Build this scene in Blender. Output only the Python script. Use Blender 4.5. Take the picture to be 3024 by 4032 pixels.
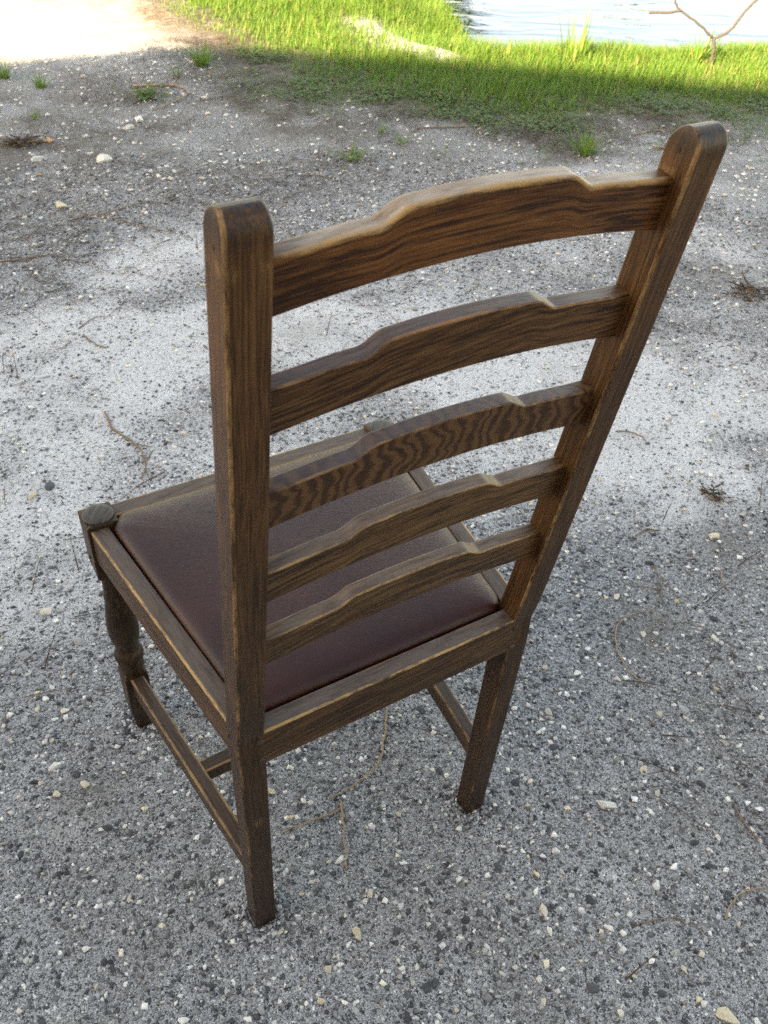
import bpy, bmesh, math, random
import numpy as np
from mathutils import Vector, Matrix

# ------------------------------------------------------------------ reset
for o in list(bpy.data.objects):
    bpy.data.objects.remove(o, do_unlink=True)
scene = bpy.context.scene
COL = scene.collection
random.seed(7)
rng = np.random.default_rng(11)

# ------------------------------------------------------------------ camera
CAM = np.array([-0.3353, -0.4796, 1.2043])
YAW, PITCH, ROLL, FPX = -0.5662, -0.7180, 0.0569, 3349.2
IMW, IMH = 3024.0, 4032.0
_F = np.array([-math.sin(YAW) * math.cos(PITCH), math.cos(YAW) * math.cos(PITCH), math.sin(PITCH)])
_R0 = np.array([math.cos(YAW), math.sin(YAW), 0.0])
_U0 = np.cross(_R0, _F)
_R = math.cos(ROLL) * _R0 + math.sin(ROLL) * _U0
_U = -math.sin(ROLL) * _R0 + math.cos(ROLL) * _U0
cam_data = bpy.data.cameras.new('camera')
cam_data.sensor_fit = 'VERTICAL'
cam_data.sensor_height = 24.0
cam_data.lens = 24.0 * FPX / IMH
cam_data.clip_start = 0.02
cam_data.clip_end = 3000.0
cam_data.dof.use_dof = True
cam_data.dof.focus_distance = 1.0
cam_data.dof.aperture_fstop = 9.0
cam = bpy.data.objects.new('camera', cam_data)
COL.objects.link(cam)
cam.matrix_world = Matrix(((_R[0], _U[0], -_F[0], CAM[0]), (_R[1], _U[1], -_F[1], CAM[1]),
                           (_R[2], _U[2], -_F[2], CAM[2]), (0, 0, 0, 1)))
scene.camera = cam


def at(px, py, z=0.0):
    """point of the horizontal plane at height z that the photograph shows at (px, py)"""
    d = _F + _R * (px - IMW / 2) / FPX - _U * (py - IMH / 2) / FPX
    t = (z - CAM[2]) / d[2]
    return CAM + t * d


# ------------------------------------------------------------------ sky, sun, exposure
SUN_EL = math.radians(25.0)
S_H = np.array([0.945, 0.328]) / math.hypot(0.945, 0.328)      # the way the shadows fall
world = bpy.data.worlds.new('World')
scene.world = world
world.use_nodes = True
wn = world.node_tree.nodes
sky = wn.new('ShaderNodeTexSky')
sky.sky_type = 'NISHITA'
sky.sun_disc = False
sky.sun_elevation = SUN_EL
sky.sun_rotation = math.atan2(-S_H[0], -S_H[1])
sky.air_density = 1.0
sky.dust_density = 0.9
sky.ozone_density = 1.0
bg = wn['Background']
bg.inputs['Strength'].default_value = 0.13
world.node_tree.links.new(sky.outputs[0], bg.inputs['Color'])
sun_d = bpy.data.lights.new('sun', 'SUN')
sun_d.energy = 5.0
sun_d.angle = math.radians(0.53)
sun_d.color = (1.0, 0.90, 0.74)
sun = bpy.data.objects.new('sun', sun_d)
COL.objects.link(sun)
sun.rotation_euler = Vector((S_H[0] * math.cos(SUN_EL), S_H[1] * math.cos(SUN_EL), -math.sin(SUN_EL))).to_track_quat('-Z', 'Y').to_euler()
sun.location = (-6, -4, 9)
vs = scene.view_settings
vs.view_transform = 'Standard'
vs.look = 'None'
vs.exposure = 2.7
vs.gamma = 1.0
vs.use_white_balance = True          # the phone balanced its picture for open shade
vs.white_balance_temperature = 11300.0
vs.white_balance_tint = 14.0
scene.cycles.max_bounces = 6
scene.cycles.use_denoising = False


# ------------------------------------------------------------------ node helpers
class NT:
    def __init__(self, name):
        self.m = bpy.data.materials.new(name)
        self.m.use_nodes = True
        self.t = self.m.node_tree
        self.b = self.t.nodes['Principled BSDF']
        self.out = self.t.nodes['Material Output']

    def n(self, typ, ins=None, **props):
        nd = self.t.nodes.new(typ)
        for k, v in props.items():
            setattr(nd, k, v)
        for k, v in (ins or {}).items():
            s = nd.inputs[k]
            if hasattr(v, 'is_output'):
                self.t.links.new(v, s)
            else:
                s.default_value = v
        return nd

    def link(self, a, b):
        self.t.links.new(a, b)

    def math(self, op, a, b=0.0, c=0.0, clamp=False):
        nd = self.n('ShaderNodeMath', {0: a, 1: b, 2: c}, operation=op)
        nd.use_clamp = clamp
        return nd.outputs[0]

    def mix(self, f, a, b, blend='MIX'):
        nd = self.n('ShaderNodeMix', data_type='RGBA', blend_type=blend)
        for s, v in ((nd.inputs[0], f), (nd.inputs[6], a), (nd.inputs[7], b)):
            if hasattr(v, 'is_output'):
                self.t.links.new(v, s)
            else:
                s.default_value = v if not isinstance(v, tuple) or len(v) == 4 else (*v, 1.0)
        return nd.outputs[2]

    def ramp(self, f, stops, interp='LINEAR'):
        nd = self.n('ShaderNodeValToRGB', {0: f})
        cr = nd.color_ramp
        cr.interpolation = interp
        while len(cr.elements) < len(stops):
            cr.elements.new(0.5)
        for e, (p, c) in zip(cr.elements, stops):
            e.position = p
            e.color = (*c, 1.0) if isinstance(c, tuple) else (c, c, c, 1.0)
        return nd.outputs[0]

    def noise(self, vec, scale, detail=3.0, rough=0.55, dist=0.0):
        nd = self.n('ShaderNodeTexNoise', {'Vector': vec, 'Scale': scale, 'Detail': detail, 'Roughness': rough, 'Distortion': dist})
        return nd.outputs['Fac']

    def mapping(self, vec, scale=(1, 1, 1), loc=(0, 0, 0), rot=(0, 0, 0)):
        return self.n('ShaderNodeMapping', {'Vector': vec, 'Scale': scale, 'Location': loc, 'Rotation': rot}).outputs[0]

    def set(self, **kw):
        for k, v in kw.items():
            s = self.b.inputs[k.replace('_', ' ')]
            if hasattr(v, 'is_output'):
                self.t.links.new(v, s)
            else:
                s.default_value = v if not (isinstance(v, tuple) and len(v) == 3 and s.type == 'RGBA') else (*v, 1.0)

    def bump(self, h, strength, dist, normal=None):
        nd = self.n('ShaderNodeBump', {'Height': h, 'Strength': strength, 'Distance': dist})
        if normal is not None:
            self.link(normal, nd.inputs['Normal'])
        return nd.outputs[0]


def new_obj(name, verts, faces, mat=None, parent=None, smooth=True, attrs=None):
    me = bpy.data.meshes.new(name)
    me.from_pydata([tuple(v) for v in verts], [], [tuple(f) for f in faces])
    if attrs:
        for k, (typ, data) in attrs.items():
            a = me.attributes.new(k, typ, 'POINT')
            a.data.foreach_set('vector' if typ == 'FLOAT_VECTOR' else 'value', np.asarray(data, dtype=np.float32).ravel())
    if smooth:
        me.polygons.foreach_set('use_smooth', [True] * len(me.polygons))
    me.update()
    o = bpy.data.objects.new(name, me)
    COL.objects.link(o)
    if mat:
        me.materials.append(mat)
    if parent:
        o.parent = parent
    return o


def big_mesh(name, V, Fc, mat, smooth=False):
    """fast mesh from numpy: V (n,3), Fc (m,k) all faces the same size"""
    me = bpy.data.meshes.new(name)
    k = Fc.shape[1]
    me.vertices.add(len(V))
    me.vertices.foreach_set('co', np.ascontiguousarray(V, dtype=np.float32).ravel())
    me.loops.add(Fc.size)
    me.loops.foreach_set('vertex_index', np.ascontiguousarray(Fc, dtype=np.int32).ravel())
    me.polygons.add(len(Fc))
    me.polygons.foreach_set('loop_start', np.arange(0, Fc.size, k, dtype=np.int32))
    me.polygons.foreach_set('loop_total', np.full(len(Fc), k, dtype=np.int32))
    if smooth:
        me.polygons.foreach_set('use_smooth', np.ones(len(Fc), dtype=bool))
    me.update(calc_edges=True)
    me.materials.append(mat)
    o = bpy.data.objects.new(name, me)
    COL.objects.link(o)
    return o


def tag(o, label, cat, group=None):
    o['label'] = label
    o['category'] = cat
    if group:
        o['group'] = group
    return o


def empty(name, loc=(0, 0, 0)):
    o = bpy.data.objects.new(name, None)
    o.location = loc
    o.empty_display_size = 0.1
    COL.objects.link(o)
    return o


# ------------------------------------------------------------------ noise on the CPU
_perm = np.random.default_rng(3).random((256, 256))


def vnoise(x, y):
    xi, yi = np.floor(x).astype(int), np.floor(y).astype(int)
    fx, fy = x - xi, y - yi
    fx, fy = fx * fx * (3 - 2 * fx), fy * fy * (3 - 2 * fy)
    g = lambda a, b: _perm[a % 256, b % 256]
    return (g(xi, yi) * (1 - fx) + g(xi + 1, yi) * fx) * (1 - fy) + (g(xi, yi + 1) * (1 - fx) + g(xi + 1, yi + 1) * fx) * fy


def fbm(x, y, n=3):
    s, a, t = 0, 1.0, 0
    for i in range(n):
        s = s + a * vnoise(x * 2 ** i + 17.3 * i, y * 2 ** i + 5.1 * i)
        t += a
        a *= 0.5
    return s / t


# ------------------------------------------------------------------ the lie of the land
WATER_Z = -0.20
_sh = [at(px, py, WATER_Z)[:2] for px, py in
       [(3900, 330), (3400, 268), (3024, 250), (2600, 238), (2250, 236), (2020, 246), (1900, 252), (1850, 225), (1800, 150), (1755, 80), (1715, 20)]]
POND = np.array(_sh + [np.array(q) for q in [(4.7, 7.2), (5.6, 7.9), (6.6, 8.9), (6.9, 11.0), (5.0, 16.0), (8.0, 27.0), (19.0, 31.0), (31.0, 24.0), (33.0, 8.0), (24.0, -4.0), (14.0, -2.5)]])


def poly_sd(P, x, y):
    """signed distance to polygon P: negative inside"""
    x, y = np.asarray(x, float), np.asarray(y, float)
    d = np.full(x.shape, 1e9)
    ins = np.zeros(x.shape, bool)
    for i in range(len(P)):
        a, b = P[i], P[(i + 1) % len(P)]
        e = b - a
        t = np.clip(((x - a[0]) * e[0] + (y - a[1]) * e[1]) / (e @ e), 0, 1)
        d = np.minimum(d, np.hypot(x - a[0] - t * e[0], y - a[1] - t * e[1]))
        c = (a[1] > y) != (b[1] > y)
        with np.errstate(divide='ignore', invalid='ignore'):
            xx = (b[0] - a[0]) * (y - a[1]) / (b[1] - a[1]) + a[0]
        ins ^= c & (x < xx)
    return np.where(ins, -d, d)


def height(x, y):
    x, y = np.asarray(x, float), np.asarray(y, float)
    d = poly_sd(POND, x, y)
    t = np.clip(d / 0.75, 0, 1)
    bank = WATER_Z * (1 - t * t * (3 - 2 * t))
    bank = np.where(d < 0, WATER_Z - 0.8 * (1 - np.exp(np.minimum(d, 0) / 0.9)), bank)
    r = np.hypot(x - 0.0, y - 0.2)
    w = np.clip((r - 0.55) / 1.5, 0.0, 1)
    und = (fbm(x * 1.7 + 9, y * 1.7 + 4) - 0.5) * 0.05 * w + (fbm(x * 9 + 1, y * 9) - 0.5) * 0.012 * np.clip((r - .5) / .5, 0, 1)
    far = np.clip((r - 30) / 100, 0, 1) * (fbm(x * 0.02, y * 0.02) - 0.4) * 5
    return bank + und * (d > 0) + far * (d > 0)


# grass line at the front of the verge, and the pale sandy strip (world xy)
VERGE_FRONT = [at(px, py)[:2] for px, py in
               [(430, -60), (560, 60), (700, 140), (860, 215), (980, 260), (1040, 330), (1180, 400), (1400, 425), (1620, 440), (1850, 480), (2080, 525), (2400, 500), (2620, 480), (2850, 495), (3100, 470), (3500, 480)]]
VERGE = np.array(VERGE_FRONT + [np.array(q) for q in [(12, -3), (30, -6), (60, 0), (60, 60), (0, 60), (0.3, 14)]])
SAND = np.array([at(px, py)[:2] for px, py in [(1330, 70), (1460, 62), (1650, 125), (1770, 190), (1830, 232), (1760, 236), (1600, 215), (1480, 178), (1380, 120)]])


# ------------------------------------------------------------------ ground
def mat_ground():
    k = NT('compacted_gravel')
    co = k.n('ShaderNodeTexCoord').outputs['Object']
    mid = k.noise(co, 6.0, 5, 0.65)
    pa = k.n('ShaderNodeAttribute', attribute_name='pale').outputs['Fac']
    pale = k.ramp(k.math('ADD', pa, k.math('MULTIPLY', k.math('SUBTRACT', mid, 0.5), 1.1)), [(0.10, 0.0), (0.80, 1.0)])
    # sand matrix
    fine = k.noise(co, 520, 3, 0.75)
    matrix = k.ramp(fine, [(0.34, (0.115, 0.116, 0.118)), (0.50, (0.28, 0.281, 0.283)), (0.66, (0.56, 0.56, 0.555))])
    matrix = k.mix(k.math('MULTIPLY', pale, 0.80), matrix, k.ramp(fine, [(0.34, (0.38, 0.381, 0.382)), (0.66, (0.72, 0.718, 0.71))]))
    wob = k.n('ShaderNodeVectorMath', {0: co, 1: k.n('ShaderNodeVectorMath', {0: k.n('ShaderNodeTexNoise', {'Vector': co, 'Scale': 260.0, 'Detail': 3.0}).outputs['Color'], 'Scale': 0.007}, operation='SCALE').outputs[0]}, operation='ADD').outputs[0]
    col = matrix
    hgt = k.math('MULTIPLY', fine, 0.35)
    # grains of several sizes, each with its own grey
    for sc, p_pale, p_dark, lo in ((520.0, 0.14, 0.46, 0.070), (330.0, 0.12, 0.42, 0.060), (200.0, 0.06, 0.22, 0.055), (105.0, 0.0, 0.07, 0.065)):
        v = k.n('ShaderNodeTexVoronoi', {'Vector': wob, 'Scale': sc, 'Randomness': 1.0})
        cell = k.n('ShaderNodeSeparateColor', {0: v.outputs['Color']})
        thr = k.math('ADD', k.math('MULTIPLY', k.math('SUBTRACT', 1.0, pale), p_dark - p_pale), p_pale)
        is_d = k.math('LESS_THAN', cell.outputs[0], thr)
        rad = k.ramp(k.math('SUBTRACT', v.outputs['Distance'], k.math('MULTIPLY', cell.outputs[1], 0.30)), [(0.26, 1.0), (0.36, 0.0)])
        msk = k.math('MULTIPLY', is_d, rad)
        dc = k.ramp(cell.outputs[2], [(0.0, (lo * .6, lo * .62, lo * .66)), (0.45, (lo * 1.25, lo * 1.27, lo * 1.32)), (0.8, (0.20, 0.202, 0.205)), (1.0, (0.34, 0.335, 0.33))])
        col = k.mix(k.math('MULTIPLY', msk, 0.92), col, dc)
        is_w = k.math('MULTIPLY', k.math('GREATER_THAN', cell.outputs[0], 0.962), k.math('LESS_THAN', v.outputs['Distance'], 0.36))
        wc = k.ramp(cell.outputs[1], [(0.0, (0.60, 0.58, 0.54)), (0.8, (0.80, 0.80, 0.79)), (1.0, (0.62, 0.53, 0.38))])
        col = k.mix(is_w, col, wc)
        hgt = k.math('ADD', hgt, k.math('MULTIPLY', k.math('MULTIPLY', k.math('ADD', msk, is_w), k.math('SUBTRACT', 1.0, v.outputs['Distance'])), 160.0 / sc))
    # brownish stains of soil and needles
    st = k.ramp(k.noise(co, 2.3, 6, 0.7, 0.5), [(0.54, 0.0), (0.70, 1.0)])
    col = k.mix(k.math('MULTIPLY', st, 0.42), col, k.mix(fine, (0.075, 0.065, 0.05), (0.19, 0.165, 0.13)))
    # soil under the verge (attribute set on the ground mesh)
    a = k.n('ShaderNodeAttribute', attribute_name='soil').outputs['Fac']
    soil = k.mix(k.noise(co, 60, 4, 0.7), (0.035, 0.028, 0.018), (0.16, 0.13, 0.095))
    col = k.mix(k.math('MULTIPLY', a, k.ramp(k.noise(co, 22, 5, 0.7), [(0.30, 0.45), (0.55, 1.0)])), col, soil)
    k.set(Base_Color=col, Roughness=0.9)
    k.b.inputs['Specular IOR Level'].default_value = 0.25
    k.set(Normal=k.bump(hgt, 0.9, 0.0045))
    return k.m


def axis(c0, c1, step, far):
    a = list(np.arange(c0, c1 + 1e-6, step))
    s, lo = step, c0
    while lo > -far:
        s *= 1.22
        lo -= s
        a.insert(0, lo)
    s, hi = step, c1
    while hi < far:
        s *= 1.22
        hi += s
        a.append(hi)
    return np.array(a)


gx, gy = axis(-1.6, 7.0, 0.035, 900), axis(-1.6, 7.0, 0.035, 900)
GX, GY = np.meshgrid(gx, gy, indexing='ij')
GZ = height(GX, GY)
ids = np.arange(GX.size).reshape(GX.shape)
quads = np.stack([ids[:-1, :-1], ids[1:, :-1], ids[1:, 1:], ids[:-1, 1:]], -1).reshape(-1, 4)
ground = big_mesh('ground', np.stack([GX, GY, GZ], -1).reshape(-1, 3), quads, mat_ground(), True)
ground['kind'] = 'structure'
SOIL_SPOTS = [(at(px, py)[:2], r, a) for px, py, r, a in
              ((150, 560, 0.32, 0.85), (480, 470, 0.42, 0.6), (900, 420, 0.40, 0.75), (1150, 470, 0.36, 0.8), (620, 640, 0.30, 0.5), (1000, 620, 0.32, 0.45),
               (100, 380, 0.40, 0.55), (2150, 560, 0.30, 0.8), (2900, 1130, 0.18, 0.6), (1500, 560, 0.25, 0.5), (1750, 620, 0.22, 0.4), (250, 780, 0.2, 0.4),
               (2520, 2480, 0.09, 0.6), (2830, 2170, 0.10, 0.5), (1600, 3420, 0.07, 0.5), (2960, 3250, 0.12, 0.5), (330, 3150, 0.05, 0.5))]


def soil_fn(x, y):
    """0..1: how much bare brown dirt shows instead of gravel"""
    v = np.clip(0.55 - (poly_sd(VERGE, x, y) + (fbm(x * 4, y * 4) - 0.5) * 0.5) / 0.30, 0, 1)
    n_ = np.clip(fbm(x * 7, y * 7) * 3.4 - 1.0, 0, 1.2)
    for c_, r, a in SOIL_SPOTS:
        v = np.maximum(v, a * np.exp(-((x - c_[0]) ** 2 + (y - c_[1]) ** 2) / r ** 2) * n_)
    return np.clip(v * np.clip(poly_sd(SAND, x, y) / 0.12 + 0.5, 0, 1), 0, 1)


soil = soil_fn(GX, GY)
a_ = ground.data.attributes.new('soil', 'FLOAT', 'POINT')
a_.data.foreach_set('value', soil.astype(np.float32).ravel())
# where fine pale sand has washed out over the darker stones (and where it has not)
PALE_SPOTS = [(at(px, py)[:2], r, a) for px, py, r, a in
              ((450, 1500, 0.60, 0.55), (700, 1100, 0.50, 0.50), (1500, 1450, 0.55, 0.58), (2500, 1400, 0.45, 0.60), (2350, 1900, 0.25, 0.4), (2700, 1750, 0.3, 0.35), (1900, 1650, 0.35, 0.4), (100, 2000, 0.35, 0.35), (2900, 950, 0.5, 0.4), (300, 2150, 0.22, 0.30),
               (300, 560, 0.70, -0.95), (1300, 600, 0.60, -0.65), (700, 330, 0.5, -0.6), (2000, 560, 0.35, -0.5), (2650, 1090, 0.22, -0.7), (2500, 2500, 0.40, -0.40), (1500, 3600, 0.45, -0.30),
               (500, 3200, 0.3, -0.2), (800, 430, 0.35, 0.3), (2400, 640, 0.4, 0.3), (100, 3900, 0.15, 0.3), (2350, 3450, 0.10, 0.45), (1250, 3560, 0.10, 0.3), (1150, 2050, 0.3, -0.2))]


def pale_fn(x, y):
    """fine pale sand washed out over the darker stones: about 0 none, 1 thick"""
    v = 0.20 + (fbm(x * 1.1 + 3, y * 1.1 + 8) - 0.5) * 0.9 + (fbm(x * 5 + 3, y * 5 + 8) - 0.5) * 0.6 + (fbm(x * 14 + 3, y * 14 + 8) - 0.5) * 0.4
    brk = np.clip(0.15 + 1.9 * (fbm(x * 3.3 + 50, y * 3.3 + 20) - 0.12), 0.2, 1.6)
    for c_, r, a in PALE_SPOTS:
        v = v + a * np.exp(-((x - c_[0]) ** 2 + (y - c_[1]) ** 2) / r ** 2) * brk
    return v


pale = pale_fn(GX, GY) + 1.2 * np.clip(0.5 - poly_sd(SAND, GX, GY) / 0.2, 0, 1)
p_ = ground.data.attributes.new('pale', 'FLOAT', 'POINT')
p_.data.foreach_set('value', pale.astype(np.float32).ravel())


# ------------------------------------------------------------------ pond
def mat_water():
    k = NT('pond_water')
    co = k.n('ShaderNodeTexCoord').outputs['Object']
    h = k.math('ADD', k.noise(k.mapping(k.mapping(co, (1, 1, 1), (0, 0, 0), (0, 0, 0.55)), (1.0, 2.6, 1.0)), 1.5, 3, 0.45, 0.8), k.math('MULTIPLY', k.noise(co, 9.0, 2, 0.4), 0.10))
    nm = k.bump(h, 0.26, 0.05)
    murk = k.n('ShaderNodeBsdfDiffuse', {'Color': (0.045, 0.042, 0.032, 1.0), 'Normal': nm})
    glo = k.n('ShaderNodeBsdfGlossy', {'Color': (0.25, 0.27, 0.32, 1.0), 'Roughness': 0.03, 'Normal': nm})
    fr = k.n('ShaderNodeFresnel', {'IOR': 1.33, 'Normal': nm})
    mx = k.n('ShaderNodeMixShader', {0: fr.outputs[0], 1: murk.outputs[0], 2: glo.outputs[0]})
    k.link(mx.outputs[0], k.out.inputs[0])
    return k.m


cen = POND.mean(0)
bmw = bmesh.new()
ring = [bmw.verts.new((*(p + (p - cen) / np.linalg.norm(p - cen) * 0.12), WATER_Z)) for p in POND]
bmw.faces.new(ring)
mew = bpy.data.meshes.new('pond_water')
bmw.to_mesh(mew)
bmw.free()
water = bpy.data.objects.new('pond_water', mew)
COL.objects.link(water)
mew.materials.append(mat_water())
water['kind'] = 'structure'


# ------------------------------------------------------------------ house behind the photographer: its roof casts the shade
def mat_plain(name, c, rough=0.8, nz=30.0, var=0.25):
    k = NT(name)
    co = k.n('ShaderNodeTexCoord').outputs['Object']
    f = k.noise(co, nz, 4, 0.6)
    k.set(Base_Color=k.mix(f, tuple(v * (1 - var) for v in c), tuple(min(1, v * (1 + var)) for v in c)), Roughness=rough)
    k.set(Normal=k.bump(f, 0.3, 0.01))
    return k.m


def box(name, lo, hi, mat, parent, bev=0.0):
    x0, y0, z0 = lo
    x1, y1, z1 = hi
    v = [(x0, y0, z0), (x1, y0, z0), (x1, y1, z0), (x0, y1, z0), (x0, y0, z1), (x1, y0, z1), (x1, y1, z1), (x0, y1, z1)]
    f = [(0, 3, 2, 1), (4, 5, 6, 7), (0, 1, 5, 4), (1, 2, 6, 5), (2, 3, 7, 6), (3, 0, 4, 7)]
    return new_obj(name, v, f, mat, parent, smooth=False)


house = empty('house')
# local frame: x along the ridge (world 0.8,-0.6), y towards the chair (world 0.6,0.8)
house.matrix_world = Matrix(((0.8, 0.6, 0, 0), (-0.6, 0.8, 0, 0), (0, 0, 1, 0), (0, 0, 0, 1)))
tag(house, 'plain house with a tiled gable roof behind the photographer, its shade covering the gravel', 'house')
RZ = 15.10 * math.tan(SUN_EL)
RX0 = -1.51 - RZ / math.tan(SUN_EL) * math.sin(math.radians(34.0))      # ridge end
m_wall, m_roof = mat_plain('render_wall', (0.30, 0.28, 0.25)), mat_plain('roof_tile', (0.11, 0.07, 0.055))
m_white, m_glass = mat_plain('painted_frame', (0.7, 0.7, 0.68)), mat_plain('window_glass', (0.03, 0.035, 0.04), 0.05, 2.0, 0.1)
EZ = 3.0
# walls with gable ends
x0, x1 = RX0 + 0.35, RX0 + 17.0
wv, wf = [], []
for x in (x0, x1):
    wv += [(x, -11.7, -0.1), (x, -4.4, -0.1), (x, -4.4, EZ + 0.1), (x, -8.0, RZ - 0.25), (x, -11.7, EZ + 0.1)]
wf = [(0, 1, 2, 3, 4), (9, 8, 7, 6, 5), (0, 5, 6, 1), (1, 6, 7, 2), (4, 9, 5, 0)]
new_obj('wall', wv, wf, m_wall, house, False)
rv, rf = [], []
for x in (RX0, x1 + 0.35):
    rv += [(x, -4.0, EZ), (x, -8.0, RZ), (x, -12.0, EZ), (x, -12.0, EZ - 0.18), (x, -8.0, RZ - 0.18), (x, -4.0, EZ - 0.18)]
rf = [(0, 1, 2, 3, 4, 5), (11, 10, 9, 8, 7, 6), (0, 6, 7, 1), (1, 7, 8, 2), (2, 8, 9, 3), (3, 9, 10, 4), (4, 10, 11, 5), (5, 11, 6, 0)]
new_obj('roof', rv, rf, m_roof, house, False)
dr = box('door', (x0 + 7.4, -4.42, 0.0), (x0 + 8.3, -4.36, 2.05), m_white, house)
box('handle', (x0 + 7.5, -4.355, 1.0), (x0 + 7.54, -4.30, 1.12), m_glass, dr)
for wx in (2.0, 4.6, 10.2, 13.0):
    w_ = box('window', (x0 + wx, -4.42, 0.95), (x0 + wx + 1.3, -4.36, 2.1), m_white, house)
    box('pane', (x0 + wx + .07, -4.38, 1.02), (x0 + wx + .62, -4.352, 2.03), m_glass, w_)
    box('pane', (x0 + wx + .68, -4.38, 1.02), (x0 + wx + 1.23, -4.352, 2.03), m_glass, w_)


# ------------------------------------------------------------------ blades: grass, needles
def blades(pts, hgt, wid, lean, nseg=3, droop=0.5, dirs=None):
    """pts (n,3) base points -> verts, quads of bent tapering strips"""
    n = len(pts)
    az = rng.random(n) * 2 * np.pi if dirs is None else dirs
    side = np.stack([-np.sin(az), np.cos(az), np.zeros(n)], -1)
    fwd = np.stack([np.cos(az), np.sin(az), np.zeros(n)], -1)
    V = np.empty((n, (nseg + 1) * 2, 3))
    for i in range(nseg + 1):
        t = i / nseg
        out = (lean * t + droop * lean * t * t)[:, None] * hgt[:, None]
        up = (t * (1 - 0.35 * droop * t * np.minimum(lean, 1.5)))[:, None] * hgt[:, None]
        c = pts + fwd * out + np.array([0, 0, 1.0]) * up
        w = (wid * (1 - t) ** 0.7 * 0.5 + wid * 0.04)[:, None]
        V[:, 2 * i] = c - side * w
        V[:, 2 * i + 1] = c + side * w
    base = (np.arange(n) * (nseg + 1) * 2)[:, None]
    q = np.concatenate([base + np.array([[2 * i, 2 * i + 1, 2 * i + 3, 2 * i + 2]]) for i in range(nseg)], 1).reshape(-1, 4)
    return V.reshape(-1, 3), q


def mat_leaf(name, c0, c1, dead=None, dead_at=0.9):
    k = NT(name)
    r = k.n('ShaderNodeNewGeometry').outputs['Random Per Island']
    stops = [(0.0, c0), (0.85, c1)]
    if dead:
        stops = [(0.0, c0), (dead_at - 0.02, c1), (dead_at, dead), (1.0, dead)]
    col = k.ramp(r, stops)
    k.set(Base_Color=col, Roughness=0.55)
    k.b.inputs['Specular IOR Level'].default_value = 0.3
    tr = k.n('ShaderNodeBsdfTranslucent', {'Color': k.mix(0.4 if c0[1] > c0[0] else 0.0, col, (0.22, 0.34, 0.035))})
    mx = k.n('ShaderNodeMixShader', {0: 0.35, 1: k.b.outputs[0], 2: tr.outputs[0]})
    k.link(mx.outputs[0], k.out.inputs[0])
    return k.m


M_GRASS = mat_leaf('grass_blade', (0.050, 0.140, 0.020), (0.120, 0.240, 0.045), (0.27, 0.22, 0.10), 0.94)
M_WEED = mat_leaf('weed_leaf', (0.055, 0.115, 0.025), (0.115, 0.19, 0.055), (0.20, 0.15, 0.07), 0.9)
M_STRAW = mat_leaf('dry_needles', (0.042, 0.028, 0.019), (0.15, 0.100, 0.065))


def scatter(n, x0, x1, y0, y1, dens):
    x = x0 + (x1 - x0) * rng.random(n)
    y = y0 + (y1 - y0) * rng.random(n)
    k = rng.random(n) < dens(x, y)
    return x[k], y[k]


def on_ground(x, y, dz=-0.004):
    return np.stack([x, y, height(x, y) + dz], -1)


def dens_grass(x, y):
    d = poly_sd(VERGE, x, y) + (fbm(x * 3, y * 3) - 0.5) * 0.75
    s = poly_sd(SAND, x, y) + (fbm(x * 6 + 3, y * 6) - 0.5) * 0.4 + (fbm(x * 23, y * 23) - 0.5) * 0.5
    p = np.clip(-d / 0.50, 0, 1) ** 1.3 * np.clip(s / 0.22 + 0.30, 0.12, 1)
    p *= np.clip(poly_sd(POND, x, y) / 0.06 + 1.0, 0, 1)
    left = np.clip((2.25 - x) / 0.9, 0, 1) * np.clip((y - 4.4) / 0.3, 0, 1)          # thin, patchy turf by the pale gravel
    p *= 1 - left * np.clip(1.25 - 1.6 * fbm(x * 2.2 + 7, y * 2.2), 0, 0.85)
    return p


gxs, gys = scatter(620000, 0.4, 9.6, -0.2, 8.6, dens_grass)
dv = -poly_sd(VERGE, gxs, gys)
hh = (0.020 + 0.080 * np.clip(dv / 0.75, 0, 1)) * (0.55 + 0.7 * rng.random(len(gxs))) * (0.6 + 0.8 * fbm(gxs * 2.0, gys * 2.0 + 30))
shore = poly_sd(POND, gxs, gys)
hh *= 1 + 0.75 * np.clip(1 - shore / 0.5, 0, 1) * (gxs > 3.3) * (rng.random(len(gxs)) < 0.35)
hh *= np.where(gys > 4.6, 0.9, 1.0) * 0.82 * (1 - 0.60 * np.exp(-((gxs - 3.95) ** 2 + (gys - 3.1) ** 2) / 0.35 ** 2))
V, Q = blades(on_ground(gxs, gys), hh, 0.0026 + 0.0032 * rng.random(len(gxs)), 0.15 + 0.7 * rng.random(len(gxs)) ** 1.5)
grass = big_mesh('grass', V, Q, M_GRASS)
grass['kind'] = 'stuff'
tag(grass, 'bright green grass verge between the gravel and the pond', 'grass')


# ground-hugging weeds at the front of the verge
def leaves(pts, size, tilt=0.5):
    n = len(pts)
    az = rng.random(n) * 2 * np.pi
    ti = (rng.random(n) - 0.2) * tilt
    u = np.stack([np.cos(az) * np.cos(ti), np.sin(az) * np.cos(ti), np.sin(ti)], -1)
    s = np.stack([-np.sin(az), np.cos(az), (rng.random(n) - .5) * 0.5], -1)
    L = size[:, None]
    V = np.stack([pts, pts + u * L * .45 + s * L * .27, pts + u * L - np.array([0, 0, .12]) * L, pts + u * L * .45 - s * L * .27], 1).reshape(-1, 3)
    return V, np.arange(4 * n).reshape(-1, 4)


def dens_weed(x, y):
    d = poly_sd(VERGE, x, y) + (fbm(x * 4, y * 4) - 0.5) * 0.5
    return np.exp(-((d + 0.12) / 0.26) ** 2) * np.clip(fbm(x * 6, y * 6 + 9) * 3.0 - 0.85, 0, 1) * (y < 4.4)


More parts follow.
